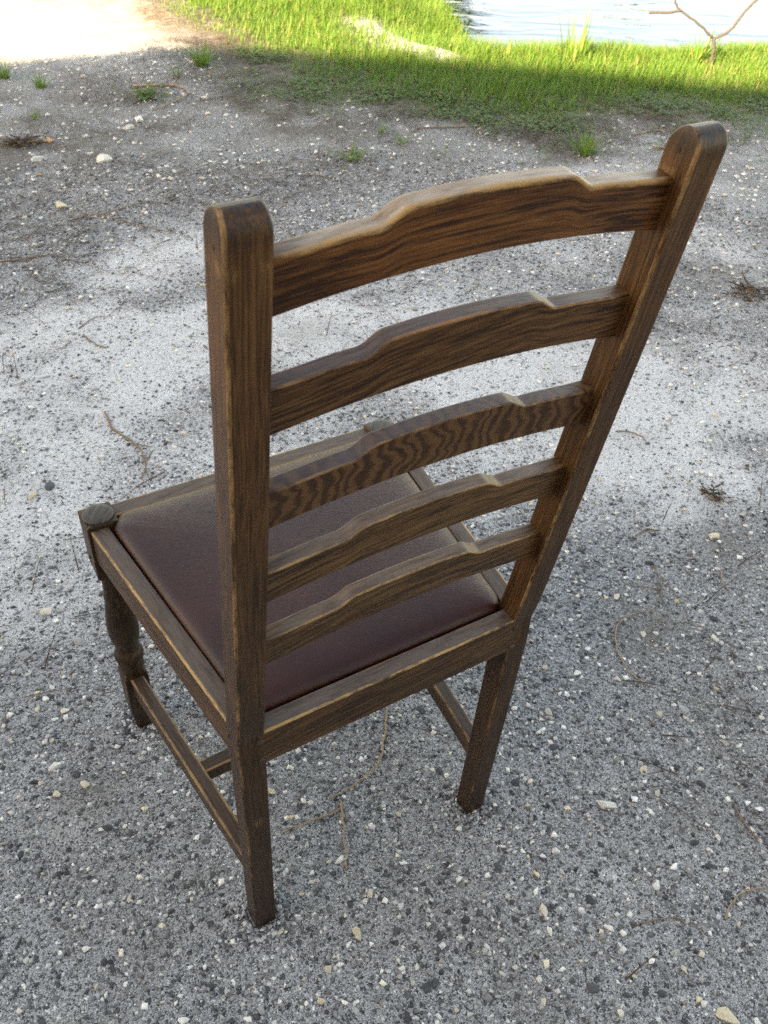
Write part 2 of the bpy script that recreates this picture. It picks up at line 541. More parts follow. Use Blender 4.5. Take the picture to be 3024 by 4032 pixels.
wx, wy = scatter(190000, 0.9, 6.0, 1.4, 4.6, dens_weed)
pw = on_ground(wx, wy, 0.004)
pw[:, 2] += 0.022 * rng.random(len(wx))
V, Q = leaves(pw, 0.010 + 0.016 * rng.random(len(wx)))
weeds = big_mesh('ground_cover', V, Q, M_WEED)
weeds['kind'] = 'stuff'
tag(weeds, 'low leafy ground cover creeping out from the grass over the gravel', 'ground cover')


# pine needles
def dens_needle(x, y):
    d = poly_sd(VERGE, x, y)
    a = np.exp(-((d - 0.08) / 0.22) ** 2) * np.clip(fbm(x * 3.0 + 2, y * 3.0) * 3.4 - 1.1, 0, 1)
    b = 0.03 * np.clip(fbm(x * 1.8 + 40, y * 1.8 + 3) * 5 - 2.2, 0, 1) * (np.hypot(x, y - .2) > .5)
    c = 0.30 * np.clip(fbm(x * 2.4 + 11, y * 2.4 + 5) * 4 - 1.7, 0, 1) * np.clip((y - 1.5 - 0.25 * x) / 0.8, 0, 1) * np.clip((2.2 - x) / 0.8, 0, 1)
    return np.clip(a + b + c, 0, 1) * (y < 4.7)


nx, ny = scatter(150000, -0.9, 5.5, -0.3, 4.8, dens_needle)
pn = on_ground(nx, ny, 0.003)
ln = 0.05 + 0.09 * rng.random(len(nx))
V, Q = blades(pn, ln * 0.16, 0.0016 + 0.0014 * rng.random(len(nx)), 6.0 + rng.random(len(nx)), 3, 0.0, dirs=rng.normal(0.1, 1.1, len(nx)))
V[:, 2] = np.minimum(V[:, 2], height(V[:, 0], V[:, 1]) + 0.009)
needles = big_mesh('pine_needles', V, Q, M_STRAW)
needles['kind'] = 'stuff'
tag(needles, 'dry brown pine needles strewn along the edge of the grass', 'pine needles')


# ------------------------------------------------------------------ loose gravel (uncountable)
def chip_base():
    v = np.array([[1, 0, 0], [-1, 0, 0], [0, 1, 0], [0, -1, 0], [0, 0, 1], [0, 0, -1]], float)
    f = np.array([[0, 2, 4], [2, 1, 4], [1, 3, 4], [3, 0, 4], [2, 0, 5], [1, 2, 5], [3, 1, 5], [0, 3, 5]])
    return v, f


def gravel(name, n, smin, smax, mat, spread, flat=0.62, patch=0.0, power=2.2, grow=0.16):
    th = rng.random(n) * 2 * np.pi
    r = spread * np.sqrt(rng.random(n)) ** 1.25
    x, y = 0.25 + r * np.cos(th), 0.45 + r * np.sin(th)
    for fx, fy in ((-0.175, 0.029), (0.175, 0.029), (-0.2135, 0.4165), (0.2135, 0.4165)):      # extra grit added round the feet to strengthen their contact shadow
        m_ = int(0.0035 * n) if mat is not M_PALE else 0
        a_f, r_f = rng.random(m_) * 2 * np.pi, 0.019 + 0.016 * rng.random(m_) ** 1.5
        k_f = 1 / np.maximum(np.abs(np.cos(a_f)), np.abs(np.sin(a_f)))
        x, y = np.concatenate([x, fx + r_f * k_f * np.cos(a_f)]), np.concatenate([y, fy + r_f * k_f * np.sin(a_f)])
    n = len(x)
    keep = rng.random(n) > soil_fn(x, y) * 1.15
    if patch:
        keep &= rng.random(n) < np.clip(1.05 - patch * pale_fn(x, y), 0.16, 1)
    x, y = x[keep], y[keep]
    n = len(x)
    s = (smin + (smax - smin) * rng.random(n) ** power) * (1 + grow * np.hypot(x, y))
    v, f = chip_base()
    V = np.repeat(v[None], n, 0) * (0.65 + 0.7 * rng.random((n, 6, 1)))
    V += rng.normal(0, 0.26, V.shape)
    V *= s[:, None, None] * 0.5
    V[:, :, 2] *= (flat * (0.7 + 0.6 * rng.random(n)))[:, None]
    a = rng.random(n) * 2 * np.pi
    c, sn = np.cos(a)[:, None], np.sin(a)[:, None]
    X = V[:, :, 0] * c - V[:, :, 1] * sn + x[:, None]
    Y = V[:, :, 0] * sn + V[:, :, 1] * c + y[:, None]
    Z = V[:, :, 2] + (height(x, y) + s * (0.02 + 0.16 * rng.random(n)))[:, None]
    F = (np.arange(n) * 6)[:, None, None] + f[None]
    return big_mesh(name, np.stack([X, Y, Z], -1).reshape(-1, 3), F.reshape(-1, 3), mat)


def mat_stone(name, stops, rough=0.8, sc=180.0, vary=0.35):
    k = NT(name)
    co = k.n('ShaderNodeTexCoord').outputs['Object']
    r = k.n('ShaderNodeNewGeometry').outputs['Random Per Island']
    ob = k.n('ShaderNodeObjectInfo').outputs['Random']
    r2 = k.math('FRACT', k.math('ADD', r, ob))
    col = k.ramp(r2, stops)
    n = k.noise(co, sc, 4, 0.7)
    col = k.mix(k.math('MULTIPLY', k.math('SUBTRACT', 1.0, n), vary), col, tuple(v * 0.45 for v in stops[0][1]))
    k.set(Base_Color=col, Roughness=rough)
    k.b.inputs['Specular IOR Level'].default_value = 0.3
    k.set(Normal=k.bump(n, 0.5, 0.002))
    return k.m


M_DARK = mat_stone('dark_grey_stone', [(0.0, (0.038, 0.039, 0.042)), (0.5, (0.085, 0.086, 0.090)), (1.0, (0.18, 0.18, 0.18))])
M_MID = mat_stone('mid_grey_stone', [(0.0, (0.13, 0.131, 0.134)), (0.6, (0.36, 0.361, 0.360)), (1.0, (0.60, 0.595, 0.58))])
M_PALE = mat_stone('pale_shell_chip', [(0.0, (0.55, 0.54, 0.50)), (0.7, (0.78, 0.78, 0.77)), (0.88, (0.70, 0.64, 0.52)), (1.0, (0.55, 0.45, 0.28))], vary=0.2)
for nm, n, a, b, m, sp, lab, pt in (
        ('dark_grit', 82000, 0.0024, 0.0085, M_DARK, 2.6, 'fine dark grey grit pressed into the gravel', 1.0),
        ('grey_grit', 130000, 0.0026, 0.0095, M_MID, 2.5, 'fine mid grey grit pressed into the gravel', 0.85),
        ('pale_grit', 34000, 0.0022, 0.0105, M_PALE, 4.2, 'tiny white shell chips scattered through the gravel', 0.6)):
    o = gravel(nm, n, a, b, m, sp, patch=pt, grow=0.34 if m is M_PALE else 0.16)
    o['kind'] = 'stuff'
    tag(o, lab, 'gravel')

# ------------------------------------------------------------------ single pebbles, each where it lies
PEBBLES = {
    (0, 400, .5425): 'w1005,140,95 w935,200,85 w890,158,30 w628,265,50 w280,418,105 w755,445,145 c1240,590,65 w1265,530,55 w1535,635,45 w1487,622,35 w1155,572,50 w1478,578,50 w695,540,35 y445,760,95 w250,1058,45 w465,1090,40 w498,967,28 w575,377,30 d640,870,70 w630,1010,35 w790,980,30 w1210,880,28 w65,582,40',
    (0, 1200, .5425): 'y238,1393,90 w75,1133,30 w155,857,35 c1215,985,50 c1335,935,55 c725,1070,30 w1050,207,30 d1225,720,35 d360,1320,100 c870,565,30',
    (0, 2100, .4219): 'g230,1140,150 g565,720,110 c430,735,120 g740,1010,140 w425,1545,75 y615,1655,90 w515,1740,60 g230,1735,90 g110,1515,70 y490,1940,55 c97,1932,50 w490,1447,60 y350,1645,65 c1480,1950,40 y17,970,35 w625,1728,35 w340,2095,50 w765,1345,35',
    (2100, 1500, .557): 'y1275,1100,90 c590,1535,65 c450,865,50 g760,1125,55 c1280,845,45 y1335,865,35 w1360,950,50 w1595,830,40 w1645,1235,35 c290,1105,40 w565,827,30 w625,415,40 c695,1560,30 w1435,678,40 w1130,1220,40 y1285,245,50 g1590,975,50 d820,1290,60 c1475,940,40',
    (2100, 2400, .557): 'w510,1385,130 y785,1145,80 c890,735,65 g1060,703,75 c1365,953,65 g260,770,60 c80,412,60 c45,420,35 c595,495,60 c775,180,50 w865,175,50 w310,455,60 c105,728,70 c880,1300,55 w680,372,35 w1280,215,70 w1180,17,40 d1270,75,70 d1190,1235,60 d1535,815,50 d1410,335,50 y1075,765,55 w1185,1130,50 w125,800,45 g955,1470,65 d870,1085,50 d140,975,60 d595,620,40 d1500,1240,45 w1590,1415,60',
    (2000, 3200, .6172): 'w150,195,40 w97,247,40 w218,278,55 w308,248,55 w178,500,55 g125,527,65 c235,620,110 w948,463,70 g975,532,45 w1335,160,45 w1283,245,50 g1365,125,35 y595,763,40 w268,758,50 c1078,703,45 w1167,832,45 g1080,895,75 c1125,992,70 c1235,905,50 w705,1085,40 c230,1212,50 c718,1280,55 d540,1120,75 d528,565,75 d880,1140,60 d980,1160,50 y1410,1310,140 w640,745,75 g670,1270,40 w1480,585,40 c1525,490,45 c1470,715,40 d265,90,40 d582,330,35 d1185,195,55 d1275,345,45 y800,1035,40 y738,1030,30 g775,835,45 w715,845,35 w90,425,35 w60,95,35 w465,617,40',
    (1000, 3200, .6172): 'y665,780,95 w605,840,45 g462,465,70 w548,305,65 y478,315,40 w1305,430,65 w1485,395,45 d1560,350,65 d1350,685,55 d1170,885,55 w1035,985,50 w1485,858,55 w955,862,35 c485,1005,75 y432,1205,60 g552,1272,65 g648,1262,60 w645,1218,40 w333,1220,35 w245,930,40 w1110,710,35 c740,520,65 c1295,1255,40 w1175,1300,45 d975,1310,70 d1105,1115,65 d1155,1090,55 d1195,1210,40 d1180,790,60 g55,1255,60 c165,760,60 y1578,1020,30 w1405,760,35 y925,12,45 d865,20,50 y1450,5,30 g1090,890,40 c365,445,35 g405,430,25 w427,760,28 d470,545,30 d910,750,40',
    (0, 2800, .6028): 'w365,365,95 y553,482,70 y262,475,45 y367,545,65 y343,195,40 w360,57,40 g68,190,45 w1043,525,40 w240,300,35 w530,1248,55 w568,1555,60 c853,1225,50 w820,1782,40 w1240,1675,40 w1150,1905,35 w1195,2020,75 w1615,2020,60 w695,1860,45 w250,622,35 w310,628,25 w1245,1187,35 d1160,1065,50 d1120,1310,45 d680,1640,50 d700,765,70 d850,800,50 d137,940,45 d600,245,50 d495,415,60 w420,1283,30 w328,1190,30 w155,1800,40 y630,1800,35',
    (700, 2600, .8439): 'w560,425,35 y435,612,45 w1255,535,40 d1135,235,55 w1340,265,30 d1220,520,40 w1505,440,30 d1575,570,40 d570,685,35 w840,335,22 w530,500,35',
    (1512, 0, .9114): 'w885,500,30 w45,655,25 w1525,755,30 w130,465,16 w190,470,16',
}
P_KIND = {
    'w': ('white_pebble', [(0.0, (0.56, 0.55, 0.51)), (1.0, (0.76, 0.75, 0.71))], 'chalky white pebble', 'white pebbles on the gravel'),
    'y': ('yellow_pebble', [(0.0, (0.50, 0.44, 0.31)), (1.0, (0.64, 0.58, 0.45))], 'yellowish limestone pebble', 'yellowish pebbles on the gravel'),
    'c': ('cream_pebble', [(0.0, (0.48, 0.43, 0.35)), (1.0, (0.64, 0.59, 0.49))], 'cream coloured stone chip', 'cream pebbles on the gravel'),
    'g': ('grey_pebble', [(0.0, (0.22, 0.22, 0.22)), (1.0, (0.40, 0.40, 0.39))], 'mid grey half sunk stone', 'grey pebbles in the gravel'),
    'd': ('dark_pebble', [(0.0, (0.045, 0.047, 0.052)), (1.0, (0.085, 0.088, 0.095))], 'dark slate grey stone', 'dark pebbles in the gravel'),
}
P_MAT = {q: mat_stone(v[0], v[1], 0.85, 260.0, 0.3) for q, v in P_KIND.items()}


def pebble_mesh(seed, rounded):
    r_ = random.Random(seed)
    b = bmesh.new()
    for _ in range(34 if rounded else 15):                  # the hull of a few random points: a broken, angular stone
        d = Vector((r_.gauss(0, 1), r_.gauss(0, 1), r_.gauss(0, 1))).normalized()
        b.verts.new(d * (0.46 + 0.04 * r_.random() if rounded else 0.36 + 0.20 * r_.random()))
    h = bmesh.ops.convex_hull(b, input=b.verts)
    bmesh.ops.delete(b, geom=list({v for v in h['geom_interior'] + h['geom_unused'] if isinstance(v, bmesh.types.BMVert)}), context='VERTS')
    if not rounded:
        bmesh.ops.bevel(b, geom=list(b.edges), offset=0.025, segments=1, affect='EDGES')
    me = bpy.data.meshes.new('pebble')
    b.to_mesh(me)
    b.free()
    if rounded:
        me.polygons.foreach_set('use_smooth', [True] * len(me.polygons))
    return me


P_MESH = {q: [pebble_mesh(ord(q) * 10 + i, q == 'd') for i in range(7)] for q in P_KIND}
for q, ms in P_MESH.items():
    for me in ms:
        me.materials.append(P_MAT[q])
LANDMARKS = [((-0.175, 0.03), 0.20, 'near the foot of the left back leg'), ((0.175, 0.03), 0.20, 'near the foot of the straight right back leg'),
             ((-0.213, 0.417), 0.24, 'near the foot of the turned front leg'), (tuple(at(1350, 3300)[:2]), 0.13, 'beside the stems lying between the back legs'),
             (tuple(at(540, 1790)[:2]), 0.30, 'near the curved brown twig'), (tuple(at(2440, 2560)[:2]), 0.22, 'near the thin hooped stem'),
             (tuple(at(2900, 3540)[:2]), 0.20, 'near the pale arched grass stem'), (tuple(at(2640, 3640)[:2]), 0.16, 'beside the fine dark rootlet'),
             (tuple(at(100, 570)[:2]), 0.75, 'around the brown needle clump'), (tuple(at(2810, 1960)[:2]), 0.30, 'around the little knot of needles'),
             (tuple(at(480, 840)[:2]), 0.55, 'near the crossed pine twigs'), (tuple(at(1390, 625)[:2]), 0.6, 'on the dark speckled gravel towards the verge')]


def whereabouts(x, y):
    best = None
    for (a, b), r, ph in LANDMARKS:
        d = math.hypot(x - a, y - b) / r
        if d < 1 and (best is None or d < best[0]):
            best = (d, ph)
    return best[1] if best else 'on open gravel away from legs and twigs'


seen = []
for (ox, oy, sc), txt in PEBBLES.items():
    for tok in txt.split():
        q = tok[0]
        px, py, sz = (float(v) for v in tok[1:].split(','))
        px, py, sz = ox + px * sc, oy + py * sc, sz * sc
        if any(math.hypot(px - a, py - b) < 14 for a, b in seen):
            continue
        seen.append((px, py))
        p = at(px, py)
        dist = np.linalg.norm(p - CAM)
        w = sz * dist / FPX
        if min(math.hypot(p[0] - a, p[1] - b) for a, b in ((-.175, .03), (.175, .03), (-.213, .417), (.213, .417))) < 0.022 + w * 0.6:
            continue
        o = bpy.data.objects.new(P_KIND[q][0], random.choice(P_MESH[q]))
        COL.objects.link(o)
        k1, k2 = random.uniform(0.58, 0.95), random.uniform(0.38, 0.62)
        o.scale = (w * 1.08, w * k1, w * k2)
        o.location = (p[0], p[1], float(height(p[0], p[1])) + w * k2 * (0.20 if q in 'wyc' else 0.06))
        o.rotation_euler = (random.uniform(-.2, .2), random.uniform(-.2, .2), random.uniform(0, 6.28))
        size = 'large' if w > 0.021 else 'tiny' if w < 0.0095 else 'small'
        tag(o, f'{size} {P_KIND[q][2]} {whereabouts(p[0], p[1])}', 'pebble', P_KIND[q][3])


# ------------------------------------------------------------------ tubes: twigs, stems, branches
def tube(name, pts, radii, mat, parent=None, nseg=6):
    pts = [np.asarray(p, float) for p in pts]
    V, Fc = [], []
    up = np.array([0.13, 0.21, 1.0])
    for i, p in enumerate(pts):
        t = pts[min(i + 1, len(pts) - 1)] - pts[max(i - 1, 0)]
        t /= np.linalg.norm(t) + 1e-9
        u = np.cross(up, t)
        if np.linalg.norm(u) < 1e-3:
            u = np.cross([1.0, 0, 0], t)
        u /= np.linalg.norm(u)
        v = np.cross(t, u)
        for j in range(nseg):
            a = 2 * math.pi * j / nseg
            V.append(p + radii[i] * (math.cos(a) * u + math.sin(a) * v))
    for i in range(len(pts) - 1):
        for j in range(nseg):
            a, b = i * nseg + j, i * nseg + (j + 1) % nseg
            Fc.append((a, b, b + nseg, a + nseg))
    Fc.append(tuple(range(nseg - 1, -1, -1)))
    Fc.append(tuple(range(len(V) - nseg, len(V))))
    return new_obj(name, V, Fc, mat, parent)


def smooth_path(pts, n=6):
    pts = [np.asarray(p, float) for p in pts]
    out = []
    for i in range(len(pts) - 1):
        p0, p1, p2, p3 = pts[max(i - 1, 0)], pts[i], pts[i + 1], pts[min(i + 2, len(pts) - 1)]
        for j in range(n):
            t = j / n
            out.append(0.5 * (2 * p1 + (p2 - p0) * t + (2 * p0 - 5 * p1 + 4 * p2 - p3) * t * t + (3 * p1 - p0 - 3 * p2 + p3) * t ** 3))
    out.append(pts[-1])
    return out


M_TWIG = mat_plain('twig_bark', (0.17, 0.115, 0.075), 0.8, 300.0, 0.5)
M_TWIG_PALE = mat_plain('pale_twig', (0.26, 0.18, 0.11), 0.7, 300.0, 0.4)
M_BARK = mat_plain('sapling_bark', (0.050, 0.047, 0.044), 0.85, 120.0, 0.5)


def ground_twig(pix, wpx, label, mat=M_TWIG, name='twig'):
    pts = []
    for px, py in pix:
        p = at(px, py)
        pts.append((p[0], p[1], float(height(p[0], p[1]))))
    pts = smooth_path(pts, 5)
    r = wpx * np.linalg.norm(pts[0] - CAM) / FPX * 0.5
    n = len(pts)
    jit = rng.normal(0, 1, (n, 2)) * r * 0.5
    pts = [p + np.array([*jit[i], r * 0.9 + 0.002 * math.sin(3.1 * i / n) ** 2]) for i, p in enumerate(pts)]
    o = tube(name, pts, [r * (1.0 - 0.5 * i / n) * (0.75 + 0.4 * rng.random()) for i in range(n)], mat, None, 5)
    tag(o, label, 'twig')
    return o


ground_twig([(1522, 2790), (1514, 2900), (1492, 3000), (1440, 3060), (1370, 3108), (1290, 3150)], 9, 'long thin curved stem on the gravel between the two back legs', M_TWIG_PALE)
ground_twig([(1341, 3155), (1345, 3200), (1352, 3300), (1367, 3425)], 11, 'straight brown stem pointing away from the chair between the back legs', M_TWIG_PALE)
ground_twig([(1345, 3180), (1310, 3205), (1230, 3235), (1110, 3280)], 9, 'thin forked stem beside the pale left back leg knot', M_TWIG_PALE)
ground_twig([(415, 1630), (440, 1685), (490, 1725), (530, 1755), (560, 1785), (572, 1815), (570, 1850), (555, 1890)], 10, 'curved brown twig on the gravel in front of the turned leg')
ground_twig([(525, 1750), (560, 1762), (602, 1766)], 6, 'short side twig touching the curved brown twig')
ground_twig([(600, 1780), (575, 1840), (590, 1890)], 6, 'crooked little twig beside the curved brown twig')
ground_twig([(650, 1860), (600, 1885), (540, 1920), (480, 1965)], 6, 'thin twig reaching under the front seat rail')
ground_twig([(330, 1325), (375, 1365), (410, 1378), (428, 1372)], 7, 'small dark bent twig on the pale gravel patch')
ground_twig([(310, 1300), (365, 1265), (415, 1250)], 5, 'thin straight twig on the pale gravel patch')
ground_twig([(270, 880), (340, 865), (420, 855), (480, 840), (560, 815), (670, 815)], 6, 'long reddish pine twig lying across the pale gravel')
ground_twig([(320, 850), (430, 872), (560, 905), (700, 935)], 6, 'dark pine twig crossing the reddish twig')
ground_twig([(0, 1035), (110, 1030), (210, 1022), (305, 1040)], 7, 'reddish brown needle twig alone on bare gravel')
ground_twig([(530, 345), (640, 350), (700, 357), (740, 375), (660, 415), (600, 440)], 9, 'bleached hooked twig beside the broad leaved weed', M_TWIG_PALE)
ground_twig([(2550, 2700), (2480, 2650), (2430, 2560), (2425, 2480), (2470, 2430), (2540, 2410)], 7, 'thin hooped stem half circling a bare patch of gravel', M_TWIG_PALE)
ground_twig([(2858, 3620), (2870, 3570), (2910, 3530), (2960, 3505), (3040, 3492)], 8, 'pale arched grass stem on the grey gravel', M_TWIG_PALE)
ground_twig([(2575, 2220), (2590, 2270), (2605, 2320), (2590, 2370)], 6, 'dark crooked twig on the gravel beyond the right back leg')
ground_twig([(2510, 2310), (2560, 2320), (2610, 2330)], 5, 'short dark twig crossing the crooked twig')
ground_twig([(2840, 2250), (2845, 2300), (2870, 2330)], 7, 'small hooked brown stem lying alone on the gravel', M_TWIG_PALE)
ground_twig([(2420, 1700), (2470, 1705), (2530, 1725), (2545, 1750)], 7, 'reddish twig lying close behind the right back post')
ground_twig([(2500, 2110), (2550, 2090), (2590, 2095)], 6, 'tiny bent brown twig beside a flat grey pebble')
ground_twig([(2890, 3170), (2920, 3230), (2960, 3280), (2990, 3320)], 9, 'rough dark root end lying on the gravel')
ground_twig([(2500, 3640), (2560, 3630), (2640, 3615), (2720, 3640), (2790, 3690)], 6, 'fine dark rootlet threading between pale pebbles')
ground_twig([(2260, 780), (2330, 790), (2420, 800), (2500, 785)], 6, 'brown twig seen below the top slat on the gravel')
ground_twig([(2490, 530), (2570, 515), (2640, 512)], 7, 'bleached bent twig at the edge of the green verge', M_TWIG_PALE)
ground_twig([(2575, 583), (2600, 583), (2640, 585)], 10, 'short pale stick in line with the tall post top', M_TWIG_PALE)
ground_twig([(1640, 510), (1760, 507), (1840, 505), (1900, 500)], 7, 'long dark twig along the edge of the weeds')
ground_twig([(1180, 690), (1250, 690), (1330, 700)], 6, 'short red brown twig on speckled dark gravel')

# dead leaves
M_DEAD = mat_plain('dead_leaf', (0.42, 0.22, 0.10), 0.7, 200.0, 0.3)
for px, py, sz, lab in ((190, 565, 30, 'curled orange dead leaf beside the brown needle clump'), (155, 685, 16, 'tiny yellow brown dead leaf on dark gravel'),
                        (1745, 100, 22, 'reddish dead leaf on the pale sandy strip')):
    p = at(px, py)
    w = sz * np.linalg.norm(p - CAM) / FPX
    V = []
    for i in range(5):
        for j in range(4):
            u, v = i / 4 - .5, j / 3 - .5
            V.append((u * w * 1.3, v * w * (1 - 1.6 * u * u) * .9, 0.35 * w * (abs(v) ** 1.5 * 2 + 0.3 * u * u) + 0.003))
    Fq = [(i * 4 + j, i * 4 + 4 + j, i * 4 + 5 + j, i * 4 + 1 + j) for i in range(4) for j in range(3)]
    o = new_obj('dead_leaf', V, Fq, M_DEAD)
    o.location = (p[0], p[1], float(height(p[0], p[1])) + 0.001)
    o.rotation_euler[2] = sz
    tag(o, lab, 'leaf')


# ------------------------------------------------------------------ single tufts and weeds
def tuft(px, py, hpx, n, label, name='grass_tuft', mat=None, spread=0.25, lean=0.9):
    p = at(px, py)
    h = hpx * np.linalg.norm(p - CAM) / FPX * 1.15
    a, r = rng.random(n) * 6.28, h * spread * np.sqrt(rng.random(n))
    x, y = p[0] + r * np.cos(a), p[1] + r * np.sin(a)
    if name == 'needle_clump':                              # a flat mat of needles lying every way
        V, Q = blades(on_ground(x, y, 0.002), h * 0.14 * (0.6 + 0.8 * rng.random(n)), 0.0018 + 0.0012 * rng.random(n), 4.0 + 3.0 * rng.random(n), 3, 0.0, dirs=rng.random(n) * 6.28)
        V[:, 2] += 0.010 * rng.random(len(V))
        o = big_mesh(name, V, Q, mat)
        return tag(o, label, 'needles')
    V, Q = blades(on_ground(x, y), h * (0.5 + 0.6 * rng.random(n)), h * 0.03 + 0.0015 + 0.002 * rng.random(n), lean * rng.random(n), 4, 0.7, dirs=a + rng.normal(0, .5, n))
    o = big_mesh(name, V, Q, mat or M_GRASS)
    tag(o, label, 'grass tuft' if name == 'grass_tuft' else 'weed')
    return o


tuft(795, 262, 75, 60, 'upright green grass tuft where the shade meets the pale ground')
tuft(160, 335, 45, 50, 'small low grass tuft on the gravel between two others')
tuft(15, 300, 48, 60, 'grass tuft at the foot of the pale sunlit ground')
tuft(2300, 600, 70, 70, 'spreading green grass tuft on the gravel beyond the top slat', spread=0.4, lean=1.4)
tuft(1390, 625, 55, 40, 'sparse weedy tuft beside a yellow pebble on speckled gravel', spread=0.5, lean=1.5)
tuft(1585, 555, 35, 26, 'small green sprout on the pale patch near the verge', spread=0.4, lean=1.2)
tuft(1505, 515, 30, 22, 'thin green sprout close to the needle mat', spread=0.4, lean=1.2)
tuft(130, 470, 26, 24, 'faint brownish green tuft on the dark gravel', spread=0.6, lean=1.4)
tuft(90, 575, 55, 90, 'brown clump of dry pine needles on the gravel', 'needle_clump', M_STRAW, spread=0.5, lean=2.4)
tuft(2960, 1150, 70, 60, 'dark tangle of dry needles on the gravel past the right post', 'needle_clump', M_STRAW, spread=0.9, lean=2.6)
tuft(2810, 1960, 40, 36, 'little knot of dry needles beside two pale pebbles', 'needle_clump', M_STRAW, spread=0.8, lean=2.4)
tuft(2740, 245, 105, 30, 'tall arching grass clump at the foot of the bare sapling', spread=0.22, lean=1.1)
tuft(2255, 255, 150, 24, 'tall thin grass stems sticking up over the pond', spread=0.3, lean=0.25)


def broad_weed(px, py, wpx, n, label):
    p = at(px, py)
    w = wpx * np.linalg.norm(p - CAM) / FPX
    x, y = p[0] + rng.normal(0, w * .28, n), p[1] + rng.normal(0, w * .28, n)
    q = on_ground(x, y, 0.006)
    q[:, 2] += 0.03 * rng.random(n)
    V, Q = leaves(q, w * (0.14 + 0.12 * rng.random(n)), 0.8)
    c_ = np.array([p[0], p[1], float(height(p[0], p[1]))])
    sd = np.array([0.0016, 0.0, 0.0])
    S = np.stack([np.repeat((c_ - sd)[None], n, 0), np.repeat((c_ + sd)[None], n, 0), q + sd * .6, q - sd * .6], 1).reshape(-1, 3)      # stalks from the one root
    Q = np.concatenate([Q, np.arange(4 * n).reshape(-1, 4) + len(V)])
    V = np.concatenate([V, S])
    o = big_mesh('broadleaf_weed', V, Q, M_WEED)
    tag(o, label, 'weed')


broad_weed(580, 385, 130, 70, 'flat broad leaved green weed beside the bleached twig')
broad_weed(700, 320, 60, 26, 'small pale green weed at the end of the bleached twig')

# ------------------------------------------------------------------ sapling by the pond, driftwood on the bank
sap = empty('sapling', (4.042, 3.191, float(height(4.042, 3.191))))
tag(sap, 'bare forked sapling standing in the grass at the pond edge', 'sapling')


def sap_part(name, pts, r0, r1, parent=sap):
    base = np.array(sap.location)
    pts = smooth_path([np.array(p) - base for p in pts], 4)
    n = len(pts) - 1
    return tube(name, [p + 0.004 * np.array([math.sin(9 * i), math.cos(7 * i), 0]) * (0 < i < n) for i, p in enumerate(pts)], [r0 + (r1 - r0) * i / n for i in range(n + 1)], M_BARK, parent, 7)


z0 = float(height(4.042, 3.191))
sap_part('trunk', [(4.042, 3.191, z0 - 0.03), (4.04, 3.192, 0.06), (4.029, 3.199, 0.140)], 0.0105, 0.0095)
sap_part('branch', [(4.029, 3.199, 0.132), (3.94, 3.255, 0.20), (3.839, 3.320, 0.264), (3.800, 3.345, 0.31), (3.74, 3.39, 0.43), (3.70, 3.40, 0.55)], 0.0070, 0.0045)
sap_part('branch', [(4.029, 3.199, 0.132), (4.088, 3.161, 0.178), (4.13, 3.13, 0.262), (4.1716, 3.108, 0.332), (4.24, 3.06, 0.47), (4.27, 3.05, 0.60)], 0.0090, 0.0065)
sap_part('branch', [(3.845, 3.316, 0.262), (3.79, 3.35, 0.251), (3.735, 3.386, 0.246), (3.695, 3.411, 0.243)], 0.0075, 0.0072)

dw = [at(px, py, -0.08) for px, py in [(1690, 165), (1745, 185), (1790, 205), (1825, 212), (1835, 240)]]
dwo = tube('driftwood', smooth_path([(p[0], p[1], float(height(p[0], p[1])) + 0.02) for p in dw], 4), [0.016 - 0.0004 * i for i in range(17)], mat_plain('wet_wood', (0.06, 0.04, 0.025), 0.6, 80, .5), None, 7)
tag(dwo, 'dark driftwood branch at the water edge below the sandy strip', 'branch')


# ------------------------------------------------------------------ tree on the far bank (seen mirrored in the pond)
def tree(x, y, h, label, seed):
    r_ = np.random.default_rng(seed)
    z = float(height(x, y))
    root = empty('tree', (x, y, z))
    tag(root, label, 'tree')
    tr = [np.array([0.05 * math.sin(i), 0.05 * math.cos(2 * i), h * 0.7 * i / 6]) for i in range(7)]
    tube('trunk', tr, [0.11 * (1 - 0.11 * i) for i in range(7)], M_BARK, root, 8)
    P = []
    for b in range(9):
        s = tr[2 + b % 5]
        a = b * 2.4
        e = s + np.array([math.cos(a), math.sin(a), 0.45]) * h * 0.3 * (0.7 + 0.5 * r_.random())
        tube('limb', [s, (s + e) / 2 + [0, 0, .1], e], [0.04, 0.028, 0.012], M_BARK, root, 5)
        for _ in range(5):
            c = s + (e - s) * (0.5 + 0.6 * r_.random()) + r_.normal(0, h * .05, 3)
            P.append(c + r_.normal(0, h * 0.055, (70, 3)))
    P = np.concatenate(P)
    V, Q = leaves(P, 0.10 + 0.08 * r_.random(len(P)), 2.0)
    o = big_mesh('crown', V, Q, M_WEED)
    o.parent = root


def shrub(x, y, h, label, seed):
    r_ = np.random.default_rng(seed)
    root = empty('shrub', (x, y, float(height(x, y))))
    tag(root, label, 'shrub')
    P = []
    for b in range(11):
        a = b * 2.4
        e = np.array([math.cos(a) * 0.42, math.sin(a) * 0.42, 0.5 + 0.5 * r_.random()]) * h
        tube('stem', [np.zeros(3), e * [.4, .4, .55], e], [0.014, 0.010, 0.004], M_BARK, root, 5)
        for t in (0.45, 0.65, 0.85, 1.0):
            P.append(e * t + r_.normal(0, h * 0.09, (60, 3)))
    P = np.concatenate(P)
    P[:, 2] = np.maximum(P[:, 2], 0.03)
    V, Q = leaves(P, 0.05 + 0.05 * r_.random(len(P)), 2.0)
    o = big_mesh('crown', V, Q, M_WEED)
    o.parent = root


